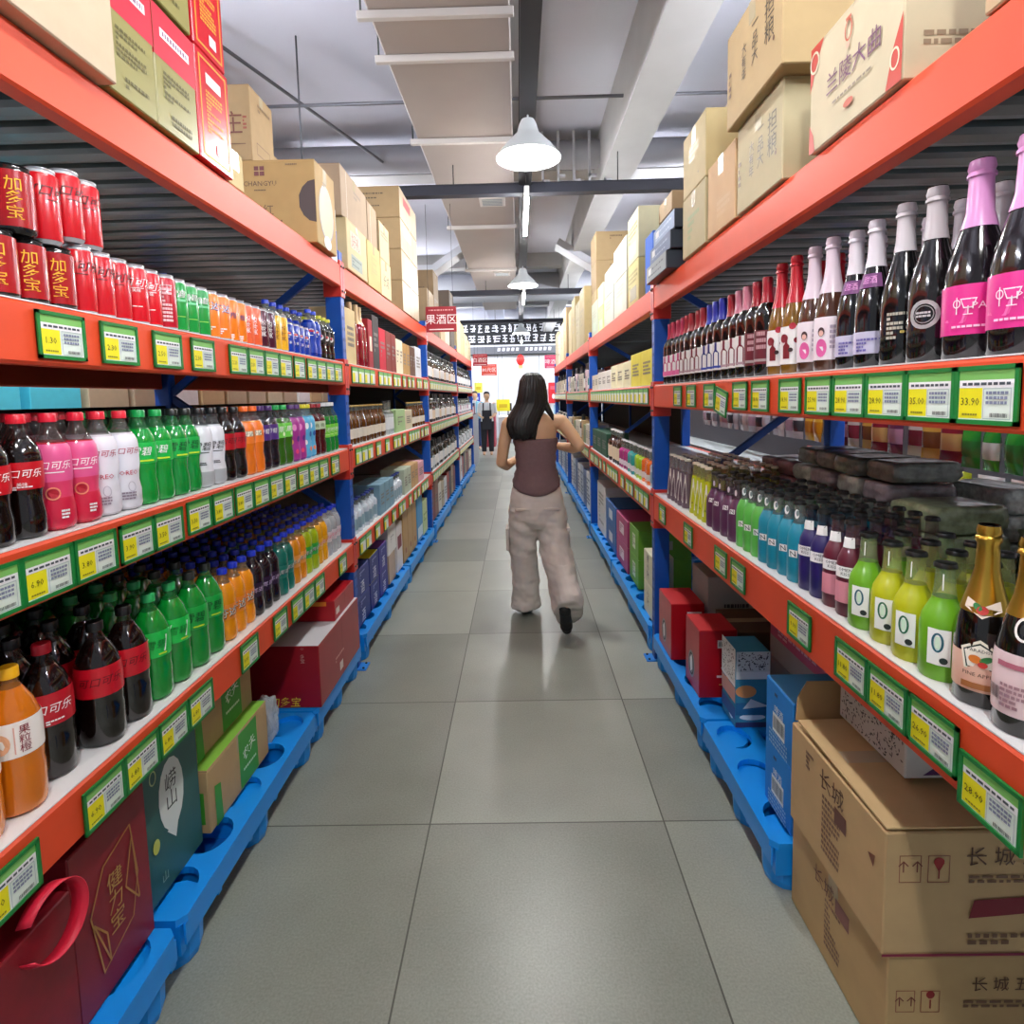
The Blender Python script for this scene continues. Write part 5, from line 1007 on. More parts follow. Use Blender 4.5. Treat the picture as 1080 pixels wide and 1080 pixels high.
b = MB(); b.lathe([(.05, -.32), (.07, -.3), (.07, -.12), (.03, -.1), (.015, 0)], DARK, 12); b.build('spot_body', t2, True)

# lamps
def area(name, loc, sx, sy, e, col=(1, .97, .93), parent=None):
    l = bpy.data.lights.new(name, 'AREA'); l.shape = 'RECTANGLE'; l.size = sx; l.size_y = sy; l.energy = e; l.color = col
    o = bpy.data.objects.new(name, l); C.objects.link(o); o.location = loc
    if parent: o.parent = parent
    return o
def point(name, loc, e, r=.06, col=(1, .985, .96), parent=None):
    l = bpy.data.lights.new(name, 'POINT'); l.energy = e; l.shadow_soft_size = r; l.color = col
    o = bpy.data.objects.new(name, l); C.objects.link(o); o.location = loc
    if parent: o.parent = parent
    return o
ALU = M('#dfe4e4', .4, .1); INW = M('#f4f6f6', .5, emit=.25); BULB = M('#fffaf0', .5, emit=14)
BELL = 62; TUBE = 85; TUBE_L = 74; FILL_L = 280
def bell(lab, y):
    t = thing('pendant_lamp', lab, 'lamp', (.105, y, 3.1), 0, 'bell pendant lamps over the aisle')
    b = MB(); P = [(.222, 0), (.2, .03), (.155, .085), (.11, .13), (.075, .165), (.06, .22), (.045, .25)]
    b.lathe(P, ALU, 32, cap0=False); b.build('lamp_shade', t, True)
    b = MB(); b.lathe([(r-.003, z-.0005) for r, z in P[:-1]]+[(0, .215)], INW, 32, cap0=False, cap1=False); b.lathe([(.226, -.004), (.228, 0), (.222, .003), (.218, 0)], ALU, 32, cap0=False, cap1=False); b.build('reflector', t, True)
    b = MB(); b.lathe([(0, .03), (.03, .04), (.042, .075), (.035, .12), (.022, .16), (.02, .2)], BULB, 16); b.build('bulb', t, True)
    b = MB(); b.tube((0, 0, .25), (0, 0, .29), .006, ALU, 8); b.build('hook', t)
    point('lamp_light', (0, 0, .0), BELL, .07, parent=t)
TB = M('#fbfcff', .4, emit=TUBE_L); TB_FILL = M('#f2f5ff', .4, emit=FILL_L)  # the second glow is for the tubes added as fill light
def tube(lab, x, y0, y1, z, e, grp):
    t = thing('tube_lamp', lab, 'lamp', (x, (y0+y1)/2, z), 0, grp); h = (y1-y0)/2
    b = MB(); b.tube((0, -h+.02, 0), (0, h-.02, 0), .02, TB if abs(x) < .5 else TB_FILL, 12); b.build('tube', t, True)
    b = MB(); b.box(-.02, .02, -h, h, .03, .07, WHITE, .003)
    for q in (-h+.01, h-.01): b.box(-.02, .02, q-.01, q+.01, -.02, .03, WHITE)
    b.build('housing', t)
    for q in (-h*.7, h*.7):
        b = MB(); b.tube((0, q, .07), (0, q, 3.385-z if abs(x) < .5 else 4.2-z), .003, DARK, 6); b.build('hanger_wire', t)
bell('bell pendant lamp directly above the camera end of the aisle', -.45)
bell('large bright bell pendant lamp above the aisle, in front of the first tube', 4.17)
bell('second bell pendant lamp down the aisle before the far tube', 8.8)
bell('small far bell pendant lamp near the black slogan band', 15.3)
tube('fluorescent tube lamp hanging over the camera end of the aisle', .105, .3, 1.5, 3.12, TUBE*1.15, 'tube lamps over the aisle')
tube('bright fluorescent tube lamp just beyond the large bell lamp', .105, 4.95, 6.15, 3.12, TUBE, 'tube lamps over the aisle')
tube('fluorescent tube lamp just beyond the second bell lamp', .125, 9.4, 10.6, 3.12, TUBE, 'tube lamps over the aisle')
tube('added fill tube lamp left of the aisle before the far wall', -2.2, 18.4, 19.6, 3.3, 1, 'added fill tubes before the far wall'); tube('added fill tube lamp right of the aisle before the far wall', 2.2, 18.4, 19.6, 3.3, 1, 'added fill tubes before the far wall')  # extra tubes added to brighten the far wall
tube('far fluorescent tube lamp beyond the third bell lamp', .13, 17, 18.2, 3.12, TUBE*1.5, 'tube lamps over the aisle')
k = 0
for x in (-2.5, 2.3):  # rows of tubes added as fill for the ceiling and rear goods
    for y in (-.6, 2.6, 6.6, 11, 16):
        k += 1; tube('added fill tube lamp over the %s side aisle, %s from the camera end' % ('left' if x < 0 else 'right', ORD[(k-1) % 5+1]), x, y, y+1.2, 3.3, 70, 'added fill tubes over the side aisles')

# hanging signs
def hang(lab, x0, x1, y, z0, z1, txt, col, tc='#f6ecec', name='hanging_sign', z2=3.3, extra=()):
    t = thing(name, lab, 'sign', ((x0+x1)/2, y, (z0+z1)/2)); w, h = x1-x0, z1-z0
    b = MB(); b.box(-w/2, w/2, -.006, .006, -h/2, h/2, M(col, .4), .002); bo = b.build('sign_board', t)
    for q in (-w*.4, w*.4):
        b = MB(); b.tube((q, 0, h/2), (q, 0, z2-(z0+z1)/2), .002, DARK, 5); b.build('wire', t)
    prints_mesh([('T', txt, tc, 0, -.0, h*.42), ('R', (w*.8, h*.04), tc, 0, -.4*h), ('L', (w*.8, h*.08, 1), '#d89a9a', 0, .36*h)]+list(extra), lambda u, v, i: (u, -.0065-.0002*i, v), 'lettering', bo)
hang('dark red hanging sign with three white characters by the third left upright', -.89, -.59, 5.75, 2.105, 2.35, '果酒区', '#96202e', z2=3.32)
hang('smaller dark red hanging sign farther along the left rack', -.875, -.59, 11.4, 2.07, 2.3, '白酒区', '#a82434', z2=3.32)
hang('pink-red hanging sign at the far end of the right rack', .6, .97, 13, 2.07, 2.36, '啤酒区', '#e0406c', z2=3.4)
hang('orange and red promotion sign on the far left near the checkouts', -1.0, -.58, 16, 2.05, 2.36, '80元区', '#d84a38', z2=3.4)
# far end
t = thing('lantern', 'round red paper lantern hanging before the far wall', 'lantern', (.09, 18.6, 2.62)); b = MB(); b.lathe([(.04, -.17), (.1, -.12), (.14, 0), (.1, .12), (.04, .17)], M('#e0302c', .5), 16); b.build('lantern_body', t, True)
b = MB(); b.box(-.06, .06, -.06, .06, -.27, -.17, M('#f0c080', .5)); b.build('tassel', t)
b = MB(); b.box(1.05, 1.35, 20.28, 20.3, 1.2, 1.92, M('#d8202c', .4)); o = b.build('red_banner'); tag(o, 'tall red poster with white mark on the far wall right of the woman', 'poster')
prints_mesh([('D', (.05, .09), '#f4e8e8', .02, -.12), ('R', (.16, .12), '#e85a6a', 0, .18)], lambda u, v, i: (1.2+u, 20.278-.001*i, 1.56+v), 'lettering', o)
for lab, x, y, z, w, h, c in (('yellow square sign hanging before the far wall, left of the woman', -.48, 18, 1.2, .42, .36, '#f2ec28'), ('small yellow sign above the cashier', -1.2, 17.5, 1.75, .24, .3, '#f0ec60'), ('blue round notice above the cashier', -1.28, 17.4, 1.45, .26, .28, '#2a48c8'), ('pale blue panel right of the red poster', 1.35, 19.5, .9, .36, .5, '#a8d4ec')):
    b = MB(); b.box(x-w/2, x+w/2, y, y+.02, z-h/2, z+h/2, M(c, .4)); b.box(x-w*.3, x+w*.3, y-.004, y, z-h*.2, z+h*.1, M('#d8c020' if 'yellow' in lab else '#dfe8f4', .4)); b.tube((x, y+.01, z+h/2), (x, y+.01, 4.2), .003, DARK, 5); o = b.build('notice_sign'); tag(o, lab, 'sign')
def counter(lab, x, y, c1, c2):
    t = thing('checkout_counter', lab, 'counter', (x, y, 0)); b = MB(); b.box(-.3, .3, -.9, .9, 0, .8, M(c1, .5), .01); b.build('counter_body', t)
    b = MB(); b.box(-.32, .32, -.92, .92, .8, .84, M(c2, .4), .005); b.build('counter_top', t)
    b = MB(); b.box(-.12, .12, -.02, .02, 1.0, 1.25, DARK, .004); b.box(-.02, .02, -.01, .01, .84, 1.02, DARK); b.build('screen', t)
counter('checkout counter with dark front on the left before the far wall', -1.75, 15.6, '#3c4048', '#c8ccd0'); counter('white checkout counter in the middle before the far wall', -.35, 19.2, '#c8ccd0', '#e8eaec'); counter('checkout counter behind the right rack end', 1.75, 17, '#c0c4c8', '#d8dadc')
for side, x, YS in (('left', -1.15, LY),):
    t = thing('display_stand', 'dark end stand crowded with small goods beyond the last left upright', 'display stand', (-1.2, 12.4, 0))
    b = MB(); b.box(-.25, .25, -.9, .9, 0, 1.1, M('#262a34', .5)); 
    for q in range(5): b.box(.25, .29, -.9+.36*q, -.88+.36*q, 0, 1.1, M('#c8ccd4', .4))
    b.build('stand_body', t)
    for j in range(8):
        for c in range(2):
            b = MB(); rr2 = random.Random(j*3+c); b.box(-.1, .1, -.09, .09, 0, rr2.uniform(.1, .3), M(['#c8ccd4', '#a82a34', '#2a3a5a', '#e0e4e8', '#303438'][(j+c) % 5], .5), .004); o = b.build('small_packet', None, False, (-1.32+.24*c, 11.62+.22*j, 1.102)); tag(o, 'small packet on the dark end stand, %s along its %s row' % (ORD[j+1], ('rear', 'front')[c]), 'packet', 'packets on the dark end stand')
b = MB(); b.box(-.22, .22, -.5, .5, 0, 1.25, M('#a83848', .5), .02); o = b.build('red_display', None, False, (-.92, 17.4, 0)); tag(o, 'tall red goods display behind the cashier', 'display stand')

# what is seen through the racks
t = thing('back_shelf', 'pale lit shelf with cartons seen through the left rack', 'shelf', (-3.1, 1.9, 0)); b = MB(); b.box(-.3, .3, -1.6, 8.4, .3, .34, WHITE); b.box(-.3, .3, -1.6, 8.4, 1.1, 1.14, WHITE); b.box(-.34, -.3, -1.6, 8.4, 0, 1.9, M('#7a7a80', .6)); b.build('shelf_board', t)
for j in range(20):
    y = .6+.47*j; carton('carton behind the left rack on the pale shelf, %s from camera' % ORD[j+1], -3.3, -2.9, y, y+.4, 1.141, 1.68+.03*(j % 3), '#58e0f4' if j in (5, 6) else ['#b8a488', '#c0b090', '#b09c80', '#e8e4e0', '#c8a878', '#b8a080'][j % 6], 'left', group='cartons behind the left rack')
# right gondola
t = thing('snack_gondola', 'grey panelled snack display with wire rails behind the right rack', 'gondola', (2.62, 4.6, 0))
b = MB(); b.box(.0, .05, -3.4, 4.4, 0, 1.5, M('#606066', .6)); b.build('back_panel', t)
for z in (.3, .76):
    b = MB(); b.box(-.38, 0, -3.4, 4.4, z, z+.03, M('#c8d0cc', .4)); b.build('display_shelf', t)
for z in (1.3,): b = MB(); b.tube((-.1, -3.3, z), (-.1, 4.3, z), .006, WHITE, 8); b.build('hanging_rail', t)
def snackbag(lab, x, y, z, w, h, c1, c2, rz=0, grp=None):
    """puffed snack bag with crimped top and bottom, hanging"""
    b = MB(); n, m_ = 6, 8; vs = []
    for s_ in (-1, 1):
        for j in range(m_+1):
            v = j/m_; pf = math.sin(PI*min(max((v-.06)/.88, 0), 1))**.6 if .06 < v < .94 else 0
            for i in range(n+1):
                u = i/n*2-1; vs.append((s_*.03*pf*(1-u**4), u*w/2*(1-.06*pf), (v-.5)*h))
    o_ = (n+1)*(m_+1); fa = []; fbb = []
    for s_ in (0, 1):
        for j in range(m_):
            for i in range(n):
                a = s_*o_+j*(n+1)+i; q = (a, a+1, a+n+2, a+n+1); (fa if 2 <= j <= 4 else fbb).append(q if s_ else q[::-1])
    b.add(vs, fbb, M(c1, .25, coat=.5)); o2 = len(b.v); b.add(vs, fa, M(c2, .25, coat=.5))
    o = b.build('snack_bag', None, True, (x, y, z)); o.rotation_euler = (0, 0, rz); return tag(o, lab, 'snack bag', grp)
wsc = [('#e8e6ea', '#d8d4da'), ('#f0f0f0', '#4a4a50'), ('#e4e4e8', '#c8a8b8'), ('#f0f0ee', '#e8e0d8'), ('#d8d8dc', '#8a8a90')]
dsc = [('#7a1c2c', '#c8a060'), ('#c89a40', '#7a4a20'), ('#b8b0a8', '#7a2034'), ('#5a2a4a', '#a87a90')]
for j in range(28):
    y = 3.3+.165*j; c = dsc[j % 4] if j < 8 else wsc[j % 5]; c = ('#f0c040', '#e09820') if j in (9, 10) else c
    snackbag('%s snack bag on the upper rail behind the right rack, %s from camera' % ('dark foil' if j < 8 else 'pale', ORD[j+1]), 2.47+rnd(-.02, .02), y, 1.16, .155, .26, c[0], c[1], rnd(-.15, .15), 'snack bags on the upper rail')
for j in range(5):
    snackbag('green and white snack bag hanging on the rail behind the right rack, %s one' % ORD[j+1], 2.47, 2.62+.14*j, 1.13, .125, .24, '#1f8a2c', '#dfe8dc' if j % 2 else '#2c7a30', rnd(-.12, .12), 'green snack bags')
for j in range(16):
    c = [('#c8b8b0', '#8a2028'), ('#d8dcd8', '#6a2a20'), ('#a8b820', '#40302c'), ('#e06a70', '#c02c38')][j % 4]
    snackbag('snack packet standing on the display shelf behind the right rack, %s one' % ORD[j+1], 2.36, 2.0+.18*j, .9, .16, .21, c[0], c[1], rnd(-.3, .3), 'snack packets on the display shelf')

# ------------------------------------------------------------------ people
def solid_to_mesh(name, mb, voxel, smooth=6, mat=None, disp=None, parent=None, keep=False):
    me = bpy.data.meshes.new(name); me.from_pydata(mb.v, [], mb.f)
    bm_ = bmesh.new(); bm_.from_mesh(me); bmesh.ops.recalc_face_normals(bm_, faces=bm_.faces); bm_.to_mesh(me); bm_.free()
    o = bpy.data.objects.new(name, me); C.objects.link(o)
    r = o.modifiers.new('r', 'REMESH'); r.mode = 'VOXEL'; r.voxel_size = voxel
    s = o.modifiers.new('s', 'SMOOTH'); s.iterations = smooth; s.factor = .5
    m2 = bpy.data.meshes.new_from_object(o.evaluated_get(bpy.context.evaluated_depsgraph_get())); bpy.data.objects.remove(o); bpy.data.meshes.remove(me)
    if disp:
        ns = [v.normal.copy() for v in m2.vertices]
        for v, nn_ in zip(m2.vertices, ns): v.co = v.co+nn_*disp(v.co)
    for p in m2.polygons: p.use_smooth = True
    m2.materials.clear(); m2.materials.append(mat); m2.name = name
    o = bpy.data.objects.new(name, m2); C.objects.link(o)
    if parent: o.parent = parent
    return o
def sph(mb, c, rx, ry=None, rz=None, n=16):
    ry = ry or rx; rz = rz or rx; pr = []
    vs = [(c[0], c[1], c[2]-rz)]; fs = []
    for j in range(1, n):
        a = -PI/2+PI*j/n
        for i in range(n): vs.append((c[0]+rx*math.cos(a)*math.cos(2*PI*i/n), c[1]+ry*math.cos(a)*math.sin(2*PI*i/n), c[2]+rz*math.sin(a)))
    vs.append((c[0], c[1], c[2]+rz)); L_ = len(vs)-1
    for i in range(n): fs.append((0, 1+(i+1) % n, 1+i)); fs.append((L_, L_-n+i, L_-n+(i+1) % n))
    for j in range(n-2):
        for i in range(n): a = 1+j*n+i; b_ = 1+j*n+(i+1) % n; fs.append((a, b_, b_+n, a+n))
    mb.add(vs, fs, DARK)
def limb(mb, pts, n=14):
    """pts: (x,y,z,r) chain of tapered links"""
    for (a, b_) in zip(pts, pts[1:]): mb.tube(a[:3], b_[:3], a[3], DARK, n, b_[3])
    for p in pts: sph(mb, p[:3], p[3], n=12)
def rings(mb, R_, n=28, close=True, mat=DARK, pw=1.):
    """R_: (z, cx, cy, rx, ry)"""
    vs = []
    for z, cx, cy, rx, ry in R_:
        for i in range(n):
            a = 2*PI*i/n; vs.append((cx+rx*math.cos(a), cy+ry*math.sin(a), z))
    fs = []
    for j in range(len(R_)-1):
        for i in range(n): a = j*n+i; b_ = j*n+(i+1) % n; fs.append((a, b_, b_+n, a+n))
    if close: fs += [tuple(range(n))[::-1], tuple(range((len(R_)-1)*n, len(R_)*n))]
    mb.add(vs, fs, mat)
def hand(mb, wrist, d, up, side, curl=1.):
    """palm plus five curled fingers; d = direction of the palm, up = back of hand, side = towards the thumb"""
    w, d, up, side = Vector(wrist), Vector(d).normalized(), Vector(up).normalized(), Vector(side).normalized()
    for q in (-.028, -.01, .01, .026): limb(mb, [(*(w+side*q*.5), .013), (*(w+d*.075+side*q), .012)], 8)
    for q, L_ in ((.028, .066), (.01, .075), (-.009, .07), (-.027, .055)):
        p0 = w+d*.078+side*q; p1 = p0+(d*.8-up*.45*curl).normalized()*L_*.45; p2 = p1+(d*.25-up*.9*curl).normalized()*L_*.32; p3 = p2+(d*-.25-up*.8*curl).normalized()*L_*.25
        limb(mb, [(*p0, .0092), (*p1, .0085), (*p2, .008), (*p3, .007)], 8)
    p0 = w+d*.02+side*.024; p1 = p0+(d*.5+side*.8-up*.2).normalized()*.04; p2 = p1+(d*.85+side*.15-up*.4).normalized()*.03
    limb(mb, [(*p0, .013), (*p1, .0105), (*p2, .0085)], 8)
SKIN = M('#e0b48e', .5, nz=.03, nscale=10)
wo = thing('person', 'woman with long black hair, mauve strapless top and pale cargo trousers, walking away', 'person', (.105, 3.75, 0))
mb = MB()
rings(mb, [(.74, 0, 0, .14, .1), (.82, 0, 0, .155, .105), (.9, 0, 0, .128, .092), (1.0, 0, .005, .112, .082), (1.1, 0, .01, .122, .088), (1.18, 0, .01, .135, .092), (1.25, 0, .005, .14, .088), (1.3, 0, .0, .14, .07), (1.33, 0, 0, .09, .055), (1.35, 0, 0, .05, .045)])
limb(mb, [(0, -.005, 1.32, .05), (-.01, .005, 1.43, .047)])
sph(mb, (-.015, .02, 1.5), .068, .083, .102); sph(mb, (-.015, .05, 1.445), .046, .05, .055)        # skull and jaw
limb(mb, [(-.015, .1, 1.51, .009), (-.015, .115, 1.485, .012)], 8)                                   # nose
for s_ in (-1, 1): sph(mb, (-.015+s_*.07, .02, 1.49), .01, .016, .028, 10); sph(mb, (-.015+s_*.028, .088, 1.512), .013, .008, .007, 10)
sph(mb, (-.015, .097, 1.455), .02, .008, .007, 10)
limb(mb, [(-.11, 0, 1.29, .05), (-.165, -.005, 1.28, .05)]); limb(mb, [(.11, 0, 1.29, .05), (.165, -.005, 1.285, .05)])
limb(mb, [(-.175, -.005, 1.275, .046), (-.205, -.01, 1.15, .04), (-.225, .0, 1.03, .036), (-.195, .09, 1.0, .035), (-.13, .2, 1.03, .024)])
limb(mb, [(.175, -.005, 1.28, .046), (.235, -.05, 1.2, .041), (.275, -.085, 1.135, .037), (.24, -.01, 1.115, .036), (.15, .12, 1.12, .025)])
hand(mb, (-.125, .21, 1.03), (.6, .8, .1), (-.5, .3, .6), (.3, -.1, .9)); hand(mb, (.145, .13, 1.125), (-.6, .8, .15), (.4, .3, .7), (-.3, -.1, .9))
sph(mb, (-.07, -.02, .8), .075, .07, .08); sph(mb, (.07, -.02, .8), .075, .07, .08)
limb(mb, [(-.08, 0, .8, .07), (-.092, .05, .46, .05), (-.088, .06, .32, .046), (-.08, .08, .09, .034)]); limb(mb, [(.08, 0, .8, .07), (.115, -.04, .47, .05), (.137, -.17, .36, .044), (.155, -.3, .25, .036), (.15, -.38, .2, .03)])
body = solid_to_mesh('body', mb, .0055, 5, SKIN, parent=wo)
for s_ in (-1, 1):
    b = MB(); sph(b, (-.015+s_*.028, .0935, 1.511), .0105, .006, .0048, 12); b.mats = [M('#f4f0ec', .3)]; e_ = b.build('eye', body, True)
    b = MB(); sph(b, (-.015+s_*.027, .0975, 1.511), .0055, .0035, .0046, 10); b.mats = [M('#2a1a12', .2)]; b.build('iris', e_, True)
    b = MB(); limb(b, [(-.015+s_*.014, .1, 1.528, .002), (-.015+s_*.03, .0975, 1.532, .0025), (-.015+s_*.045, .088, 1.527, .0015)], 8); b.mats = [M('#1a1412', .7)]; b.build('eyebrow', body, True)
b = MB(); sph(b, (-.015, .1025, 1.458), .019, .006, .0035, 12); sph(b, (-.015, .1025, 1.452), .016, .006, .004, 12); b.mats = [M('#b85a58', .45)]; b.build('lips', body, True)
# strapless top
b = MB(); n = 48; vs = []; rows_ = 16
for j in range(rows_+1):
    for i in range(n):
        a = 2*PI*i/n; back = max(0, -math.sin(a)); zb = .9-.075*back**1.5; z = zb+(1.185-zb)*j/rows_
        pr_ = [(.82, .18, .137), (.9, .153, .118), (1.0, .124, .093), (1.1, .129, .095), (1.18, .142, .099), (1.2, .144, .1)]
        for (z0_, rx0, ry0), (z1_, rx1, ry1) in zip(pr_, pr_[1:]):
            if z <= z1_: f = max(0, (z-z0_)/(z1_-z0_)); rx, ry = rx0+(rx1-rx0)*f, ry0+(ry1-ry0)*f; break
        wv = .0035*math.sin(z*150+3*math.sin(a*2+z*9))+.003*noise.noise(Vector((math.cos(a)*3, math.sin(a)*3, z*22)))
        vs.append(((rx+.005+wv)*math.cos(a), .006+(ry+.005+wv)*math.sin(a), z))
b.add(vs, [(j*n+i, j*n+(i+1) % n, (j+1)*n+(i+1) % n, (j+1)*n+i) for j in range(rows_) for i in range(n)], M('#7d6264', .8, nz=.06, nscale=60))
o = b.build('strapless_top', wo, True); sm = o.modifiers.new('s', 'SOLIDIFY'); sm.thickness = .004; sm.offset = 1
# trousers
PANT = M('#e2d8d0', .85, nz=.03, nscale=30)
mb = MB()
rings(mb, [(.6, .0, -.01, .1, .09), (.66, .0, -.01, .165, .125), (.72, .003, -.012, .182, .132), (.8, 0, -.008, .176, .128), (.87, 0, 0, .158, .116), (.915, 0, .003, .143, .107)])
def leg(R_):
    for (a, b_) in zip(R_, R_[1:]):
        n = 20; vs = []
        for (x, y, z, rx, ry, tl) in (a, b_):
            for i in range(n):
                t_ = 2*PI*i/n; vs.append((x+rx*math.cos(t_), y+ry*math.sin(t_), z-tl*math.sin(t_)*ry))
        mb.add(vs, [(i, (i+1) % n, n+(i+1) % n, n+i) for i in range(n)]+[tuple(range(n))[::-1], tuple(range(n, 2*n))], DARK)
leg([(-.092, 0, .72, .092, .12, 0), (-.095, .015, .6, .098, .122, 0), (-.097, .04, .45, .094, .115, 0), (-.09, .06, .3, .092, .115, .1), (-.08, .07, .18, .09, .118, 0), (-.08, .07, .1, .1, .125, 0), (-.08, .07, .045, .104, .13, 0)])
leg([(.095, 0, .72, .092, .12, 0), (.1, -.01, .6, .102, .122, .1), (.115, -.05, .46, .104, .12, .4), (.135, -.16, .35, .1, .11, .8), (.158, -.27, .25, .092, .1, 1.), (.168, -.33, .17, .092, .11, 1.1), (.17, -.35, .14, .088, .105, 1.1)])
def folds(p):
    q = noise.noise(Vector((p.x*9, p.y*7, p.z*13)))*.011+noise.noise(Vector((p.x*22+5, p.y*14, p.z*34)))*.0045
    return q*(1.25 if p.z < .25 else (.5 if p.z > .75 else 1))+(.004*math.sin(p.z*60+p.x*30) if .42 < p.z < .66 else 0)
tr = solid_to_mesh('trousers', mb, .0075, 3, PANT, folds, wo)
b = MB(); b.box(.186, .205, -.07, .07, .45, .6, PANT, .006); b.box(.188, .211, -.073, .073, .575, .605, PANT, .004); b.build('cargo_pocket', tr)
b = MB(); b.box(-.207, -.188, -.04, .1, .45, .6, PANT, .006); b.build('cargo_pocket', tr)
b = MB()
for q in (-.09, .09): b.box(q-.05, q+.05, -.141, -.126, .735, .75, PANT, .003)
b.build('pocket_flap', tr)
# hair
HAIR = M('#070607', .42)
def hair_rings(R_, n=96, seed=0):
    b = MB(); out = []
    for k_ in range(len(R_)-1):
        for st in range(5):
            f = st/5; out.append([a+(b_-a)*f for a, b_ in zip(R_[k_], R_[k_+1])])
    out.append(list(R_[-1])); vs = []
    for z, cx, cy, rx, ry in out:
        for i in range(n):
            a = 2*PI*i/n; g = .0022*math.sin(i*2*PI/n*31+1.5*math.sin(z*14+seed))+.004*noise.noise(Vector((math.cos(a)*4, math.sin(a)*4, z*3+seed)))
            tip = 0
            if z < 1.24: tip = .02*noise.noise(Vector((a*4, seed, 0)))
            s_ = 1+min(1, rx/.05)*(g/max(rx, .02)); vs.append((cx+rx*s_*math.cos(a), cy+ry*s_*math.sin(a), z+tip))
    m_ = len(out)
    b.add(vs, [(j*n+i, j*n+(i+1) % n, (j+1)*n+(i+1) % n, (j+1)*n+i) for j in range(m_-1) for i in range(n)]+[tuple(range(n)), tuple(range((m_-1)*n, m_*n))], HAIR)
    return b
hb = hair_rings([(1.61, -.015, 0, .01, .012), (1.606, -.015, 0, .036, .044), (1.59, -.015, -.003, .06, .073), (1.56, -.014, -.008, .08, .087), (1.51, -.014, -.018, .089, .088), (1.46, -.016, -.03, .095, .078), (1.41, -.022, -.04, .102, .066), (1.365, -.045, -.056, .106, .056), (1.32, -.072, -.072, .108, .05), (1.27, -.085, -.083, .1, .045), (1.22, -.082, -.09, .088, .038), (1.19, -.078, -.093, .076, .026)])
h1 = hb.build('hair', wo, True)
hb = hair_rings([(1.43, .06, -.035, .02, .03), (1.38, .075, -.05, .024, .02), (1.335, .1, -.062, .018, .01), (1.3, .112, -.066, .004, .004)], 24, 3); hb.build('hair_strand', h1, True)
b = MB(); b.lathe([(.005, 0), (.007, .004), (0, .006)], M('#f4f4f4', .2, .5), 8, cx=.077, cy=-.03); o = b.build('hair_clip', h1); o.location = (0, 0, 1.5)
SHOE = M('#1c1a1b', .5); SOLE = M('#e8e4e0', .5)
def shoe(heel, toe, upv):
    mb = MB(); h, t_, u = Vector(heel), Vector(toe), Vector(upv).normalized(); d = t_-h
    for k_ in range(7): p = h+d*(k_/6)+u*(.034 if k_ < 3 else .026); r_ = (.036, .037, .036, .037, .04, .04, .033)[k_]; sph(mb, p, r_, n=12)
    sph(mb, h+u*.065, .036, n=12)
    return mb
mbs = shoe((-.08, .06, 0), (-.08, .25, 0), (0, 0, 1)); solid_to_mesh('shoe', mbs, .006, 4, SHOE, parent=wo)
mbs = shoe((.145, -.41, .17), (.16, -.345, .025), (0, .9, .4)); rs_ = solid_to_mesh('shoe', mbs, .006, 4, SHOE, parent=wo)
sb = snackbag('yellow snack packet held at the waist in the left hand of the woman', .045, 3.97, 1.03, .15, .19, '#d8c820', '#a8a018', .9)
sb.name = 'snack_packet'

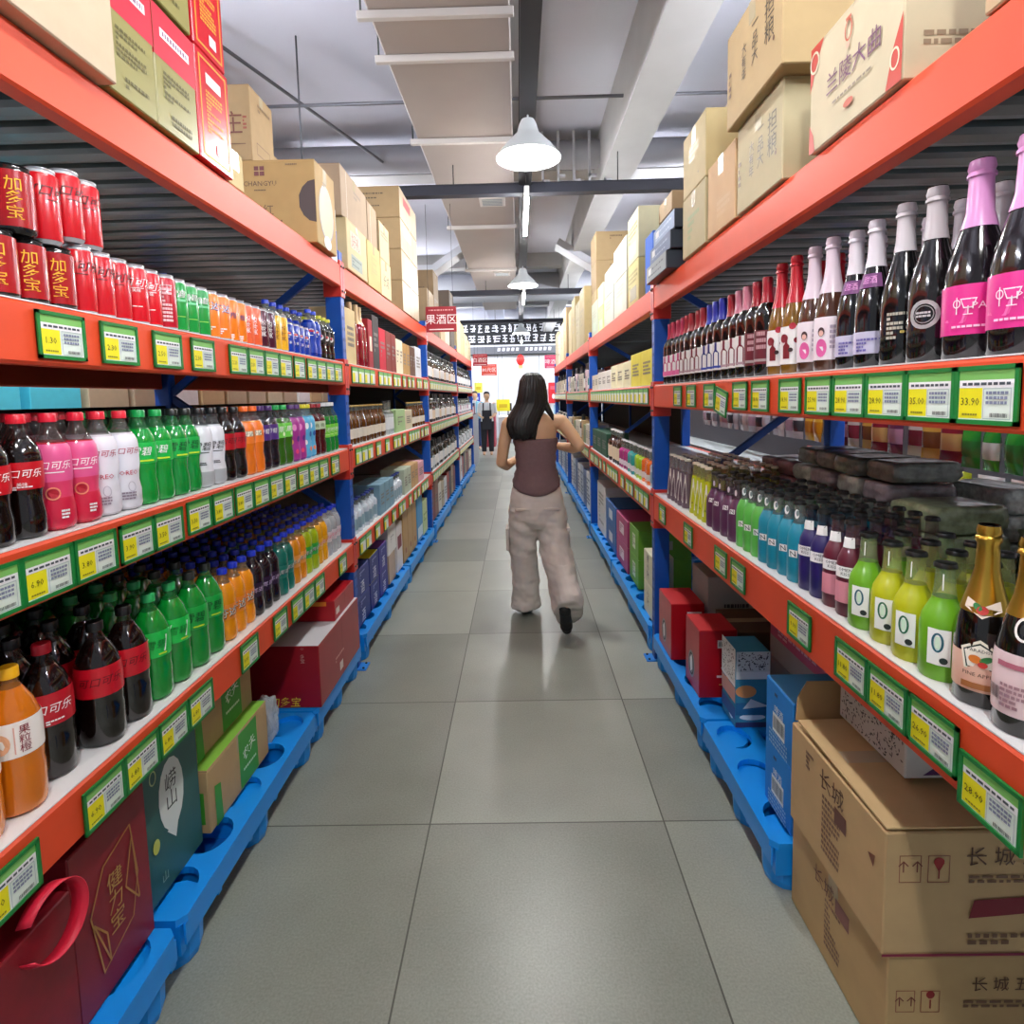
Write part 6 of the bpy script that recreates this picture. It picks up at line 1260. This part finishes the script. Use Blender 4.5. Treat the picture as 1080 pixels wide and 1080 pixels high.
def figure(lab, loc, shirt, trou, sc=1., apron=None, hair='#14100e'):
    t = thing('person', lab, 'person', loc); t.scale = (sc,)*3; mb = MB()
    rings(mb, [(.85, 0, 0, .16, .11), (1.0, 0, 0, .15, .1), (1.2, 0, 0, .18, .11), (1.38, 0, 0, .19, .09), (1.44, 0, 0, .08, .06)], 20)
    limb(mb, [(0, 0, 1.42, .055), (0, .0, 1.5, .05)]); sph(mb, (0, -.01, 1.6), .078, .092, .115)
    sph(mb, (0, -.105, 1.59), .012, .016, .02, 8)
    for s_ in (-1, 1):
        limb(mb, [(s_*.19, 0, 1.38, .052), (s_*.23, .02, 1.12, .042), (s_*.16, -.18, 1.05, .03)], 10); hand(mb, (s_*.15, -.19, 1.05), (-s_*.4, -.9, 0), (0, 0, 1), (-s_*.9, -.3, 0))
        limb(mb, [(s_*.09, 0, .9, .085), (s_*.1, 0, .48, .06), (s_*.1, .02, .09, .04), (s_*.1, -.1, .04, .04)], 10)
    solid_to_mesh('body', mb, .012, 3, SKIN, parent=t)
    b = MB(); rings(b, [(.88, 0, 0, .175, .125), (1.0, 0, 0, .165, .115), (1.2, 0, 0, .195, .125), (1.38, 0, 0, .205, .105), (1.43, 0, 0, .11, .075)], 20, mat=M(shirt, .8)); 
    for s_ in (-1, 1): b.tube((s_*.18, 0, 1.4), (s_*.23, .015, 1.15), .066, M(shirt, .8), 10, .055)
    b.build('shirt', t, True)
    b = MB()
    for s_ in (-1, 1): b.tube((s_*.09, 0, .92), (s_*.1, .01, .1), .105, M(trou, .8), 12, .065)
    b.build('trousers', t, True)
    b = MB(); rings(b, [(1.73, 0, .01, .02, .02), (1.715, 0, .01, .06, .07), (1.67, 0, .012, .084, .096), (1.6, 0, .03, .086, .085), (1.54, 0, .045, .07, .06)], 18, mat=M(hair, .5)); b.build('hair', t, True)
    if apron: b = MB(); b.box(-.13, .13, -.145, -.13, .7, 1.22, M(apron, .7), .004); b.box(-.11, -.08, -.12, -.1, 1.2, 1.42, M(apron, .7)); b.box(.08, .11, -.12, -.1, 1.2, 1.42, M(apron, .7)); b.build('apron', t)
figure('cashier in white shirt and dark apron standing far down the aisle on the left', (-.8, 14.6, 0), '#e4e6e8', '#1c1c24', .93, '#202028')
figure('distant person in blue top behind the cashier', (-1.22, 16.2, 0), '#8ac8e0', '#2a3a6a', .95)

# ------------------------------------------------------------------ light, camera
w = bpy.data.worlds.new('w'); bpy.context.scene.world = w; w.use_nodes = True
w.node_tree.nodes['Background'].inputs[0].default_value = (.86, .92, 1, 1); w.node_tree.nodes['Background'].inputs[1].default_value = .25
cam = bpy.data.cameras.new('camera'); co = bpy.data.objects.new('camera', cam); C.objects.link(co)
cam.sensor_width = 36; cam.lens = 610/1080*36; cam.shift_y = -67/1080; cam.clip_start = .05
ya, pi_, ro = math.radians(.75), math.radians(5.1), math.radians(1.3)
fw = Vector((-math.sin(ya)*math.cos(pi_), math.cos(ya)*math.cos(pi_), -math.sin(pi_))); r0 = Vector((math.cos(ya), math.sin(ya), 0)); d0 = fw.cross(r0)
r = r0*math.cos(ro)+d0*math.sin(ro); d = -r0*math.sin(ro)+d0*math.cos(ro)
mt = Matrix.Identity(4)
for i in range(3): mt[i][0] = r[i]; mt[i][1] = -d[i]; mt[i][2] = -fw[i]
mt[2][3] = 1.455; co.matrix_world = mt
sc = bpy.context.scene; sc.camera = co
sc.view_settings.view_transform = 'Standard'; sc.view_settings.look = 'None'; sc.view_settings.gamma = 1; sc.view_settings.use_curve_mapping = False
sc.view_settings.exposure = EXPOSURE
sc.cycles.max_bounces = 6; sc.cycles.diffuse_bounces = 3; sc.cycles.glossy_bounces = 3; sc.cycles.transparent_max_bounces = 10
sc.cycles.sample_clamp_indirect = 4; sc.cycles.caustics_reflective = False; sc.cycles.caustics_refractive = False
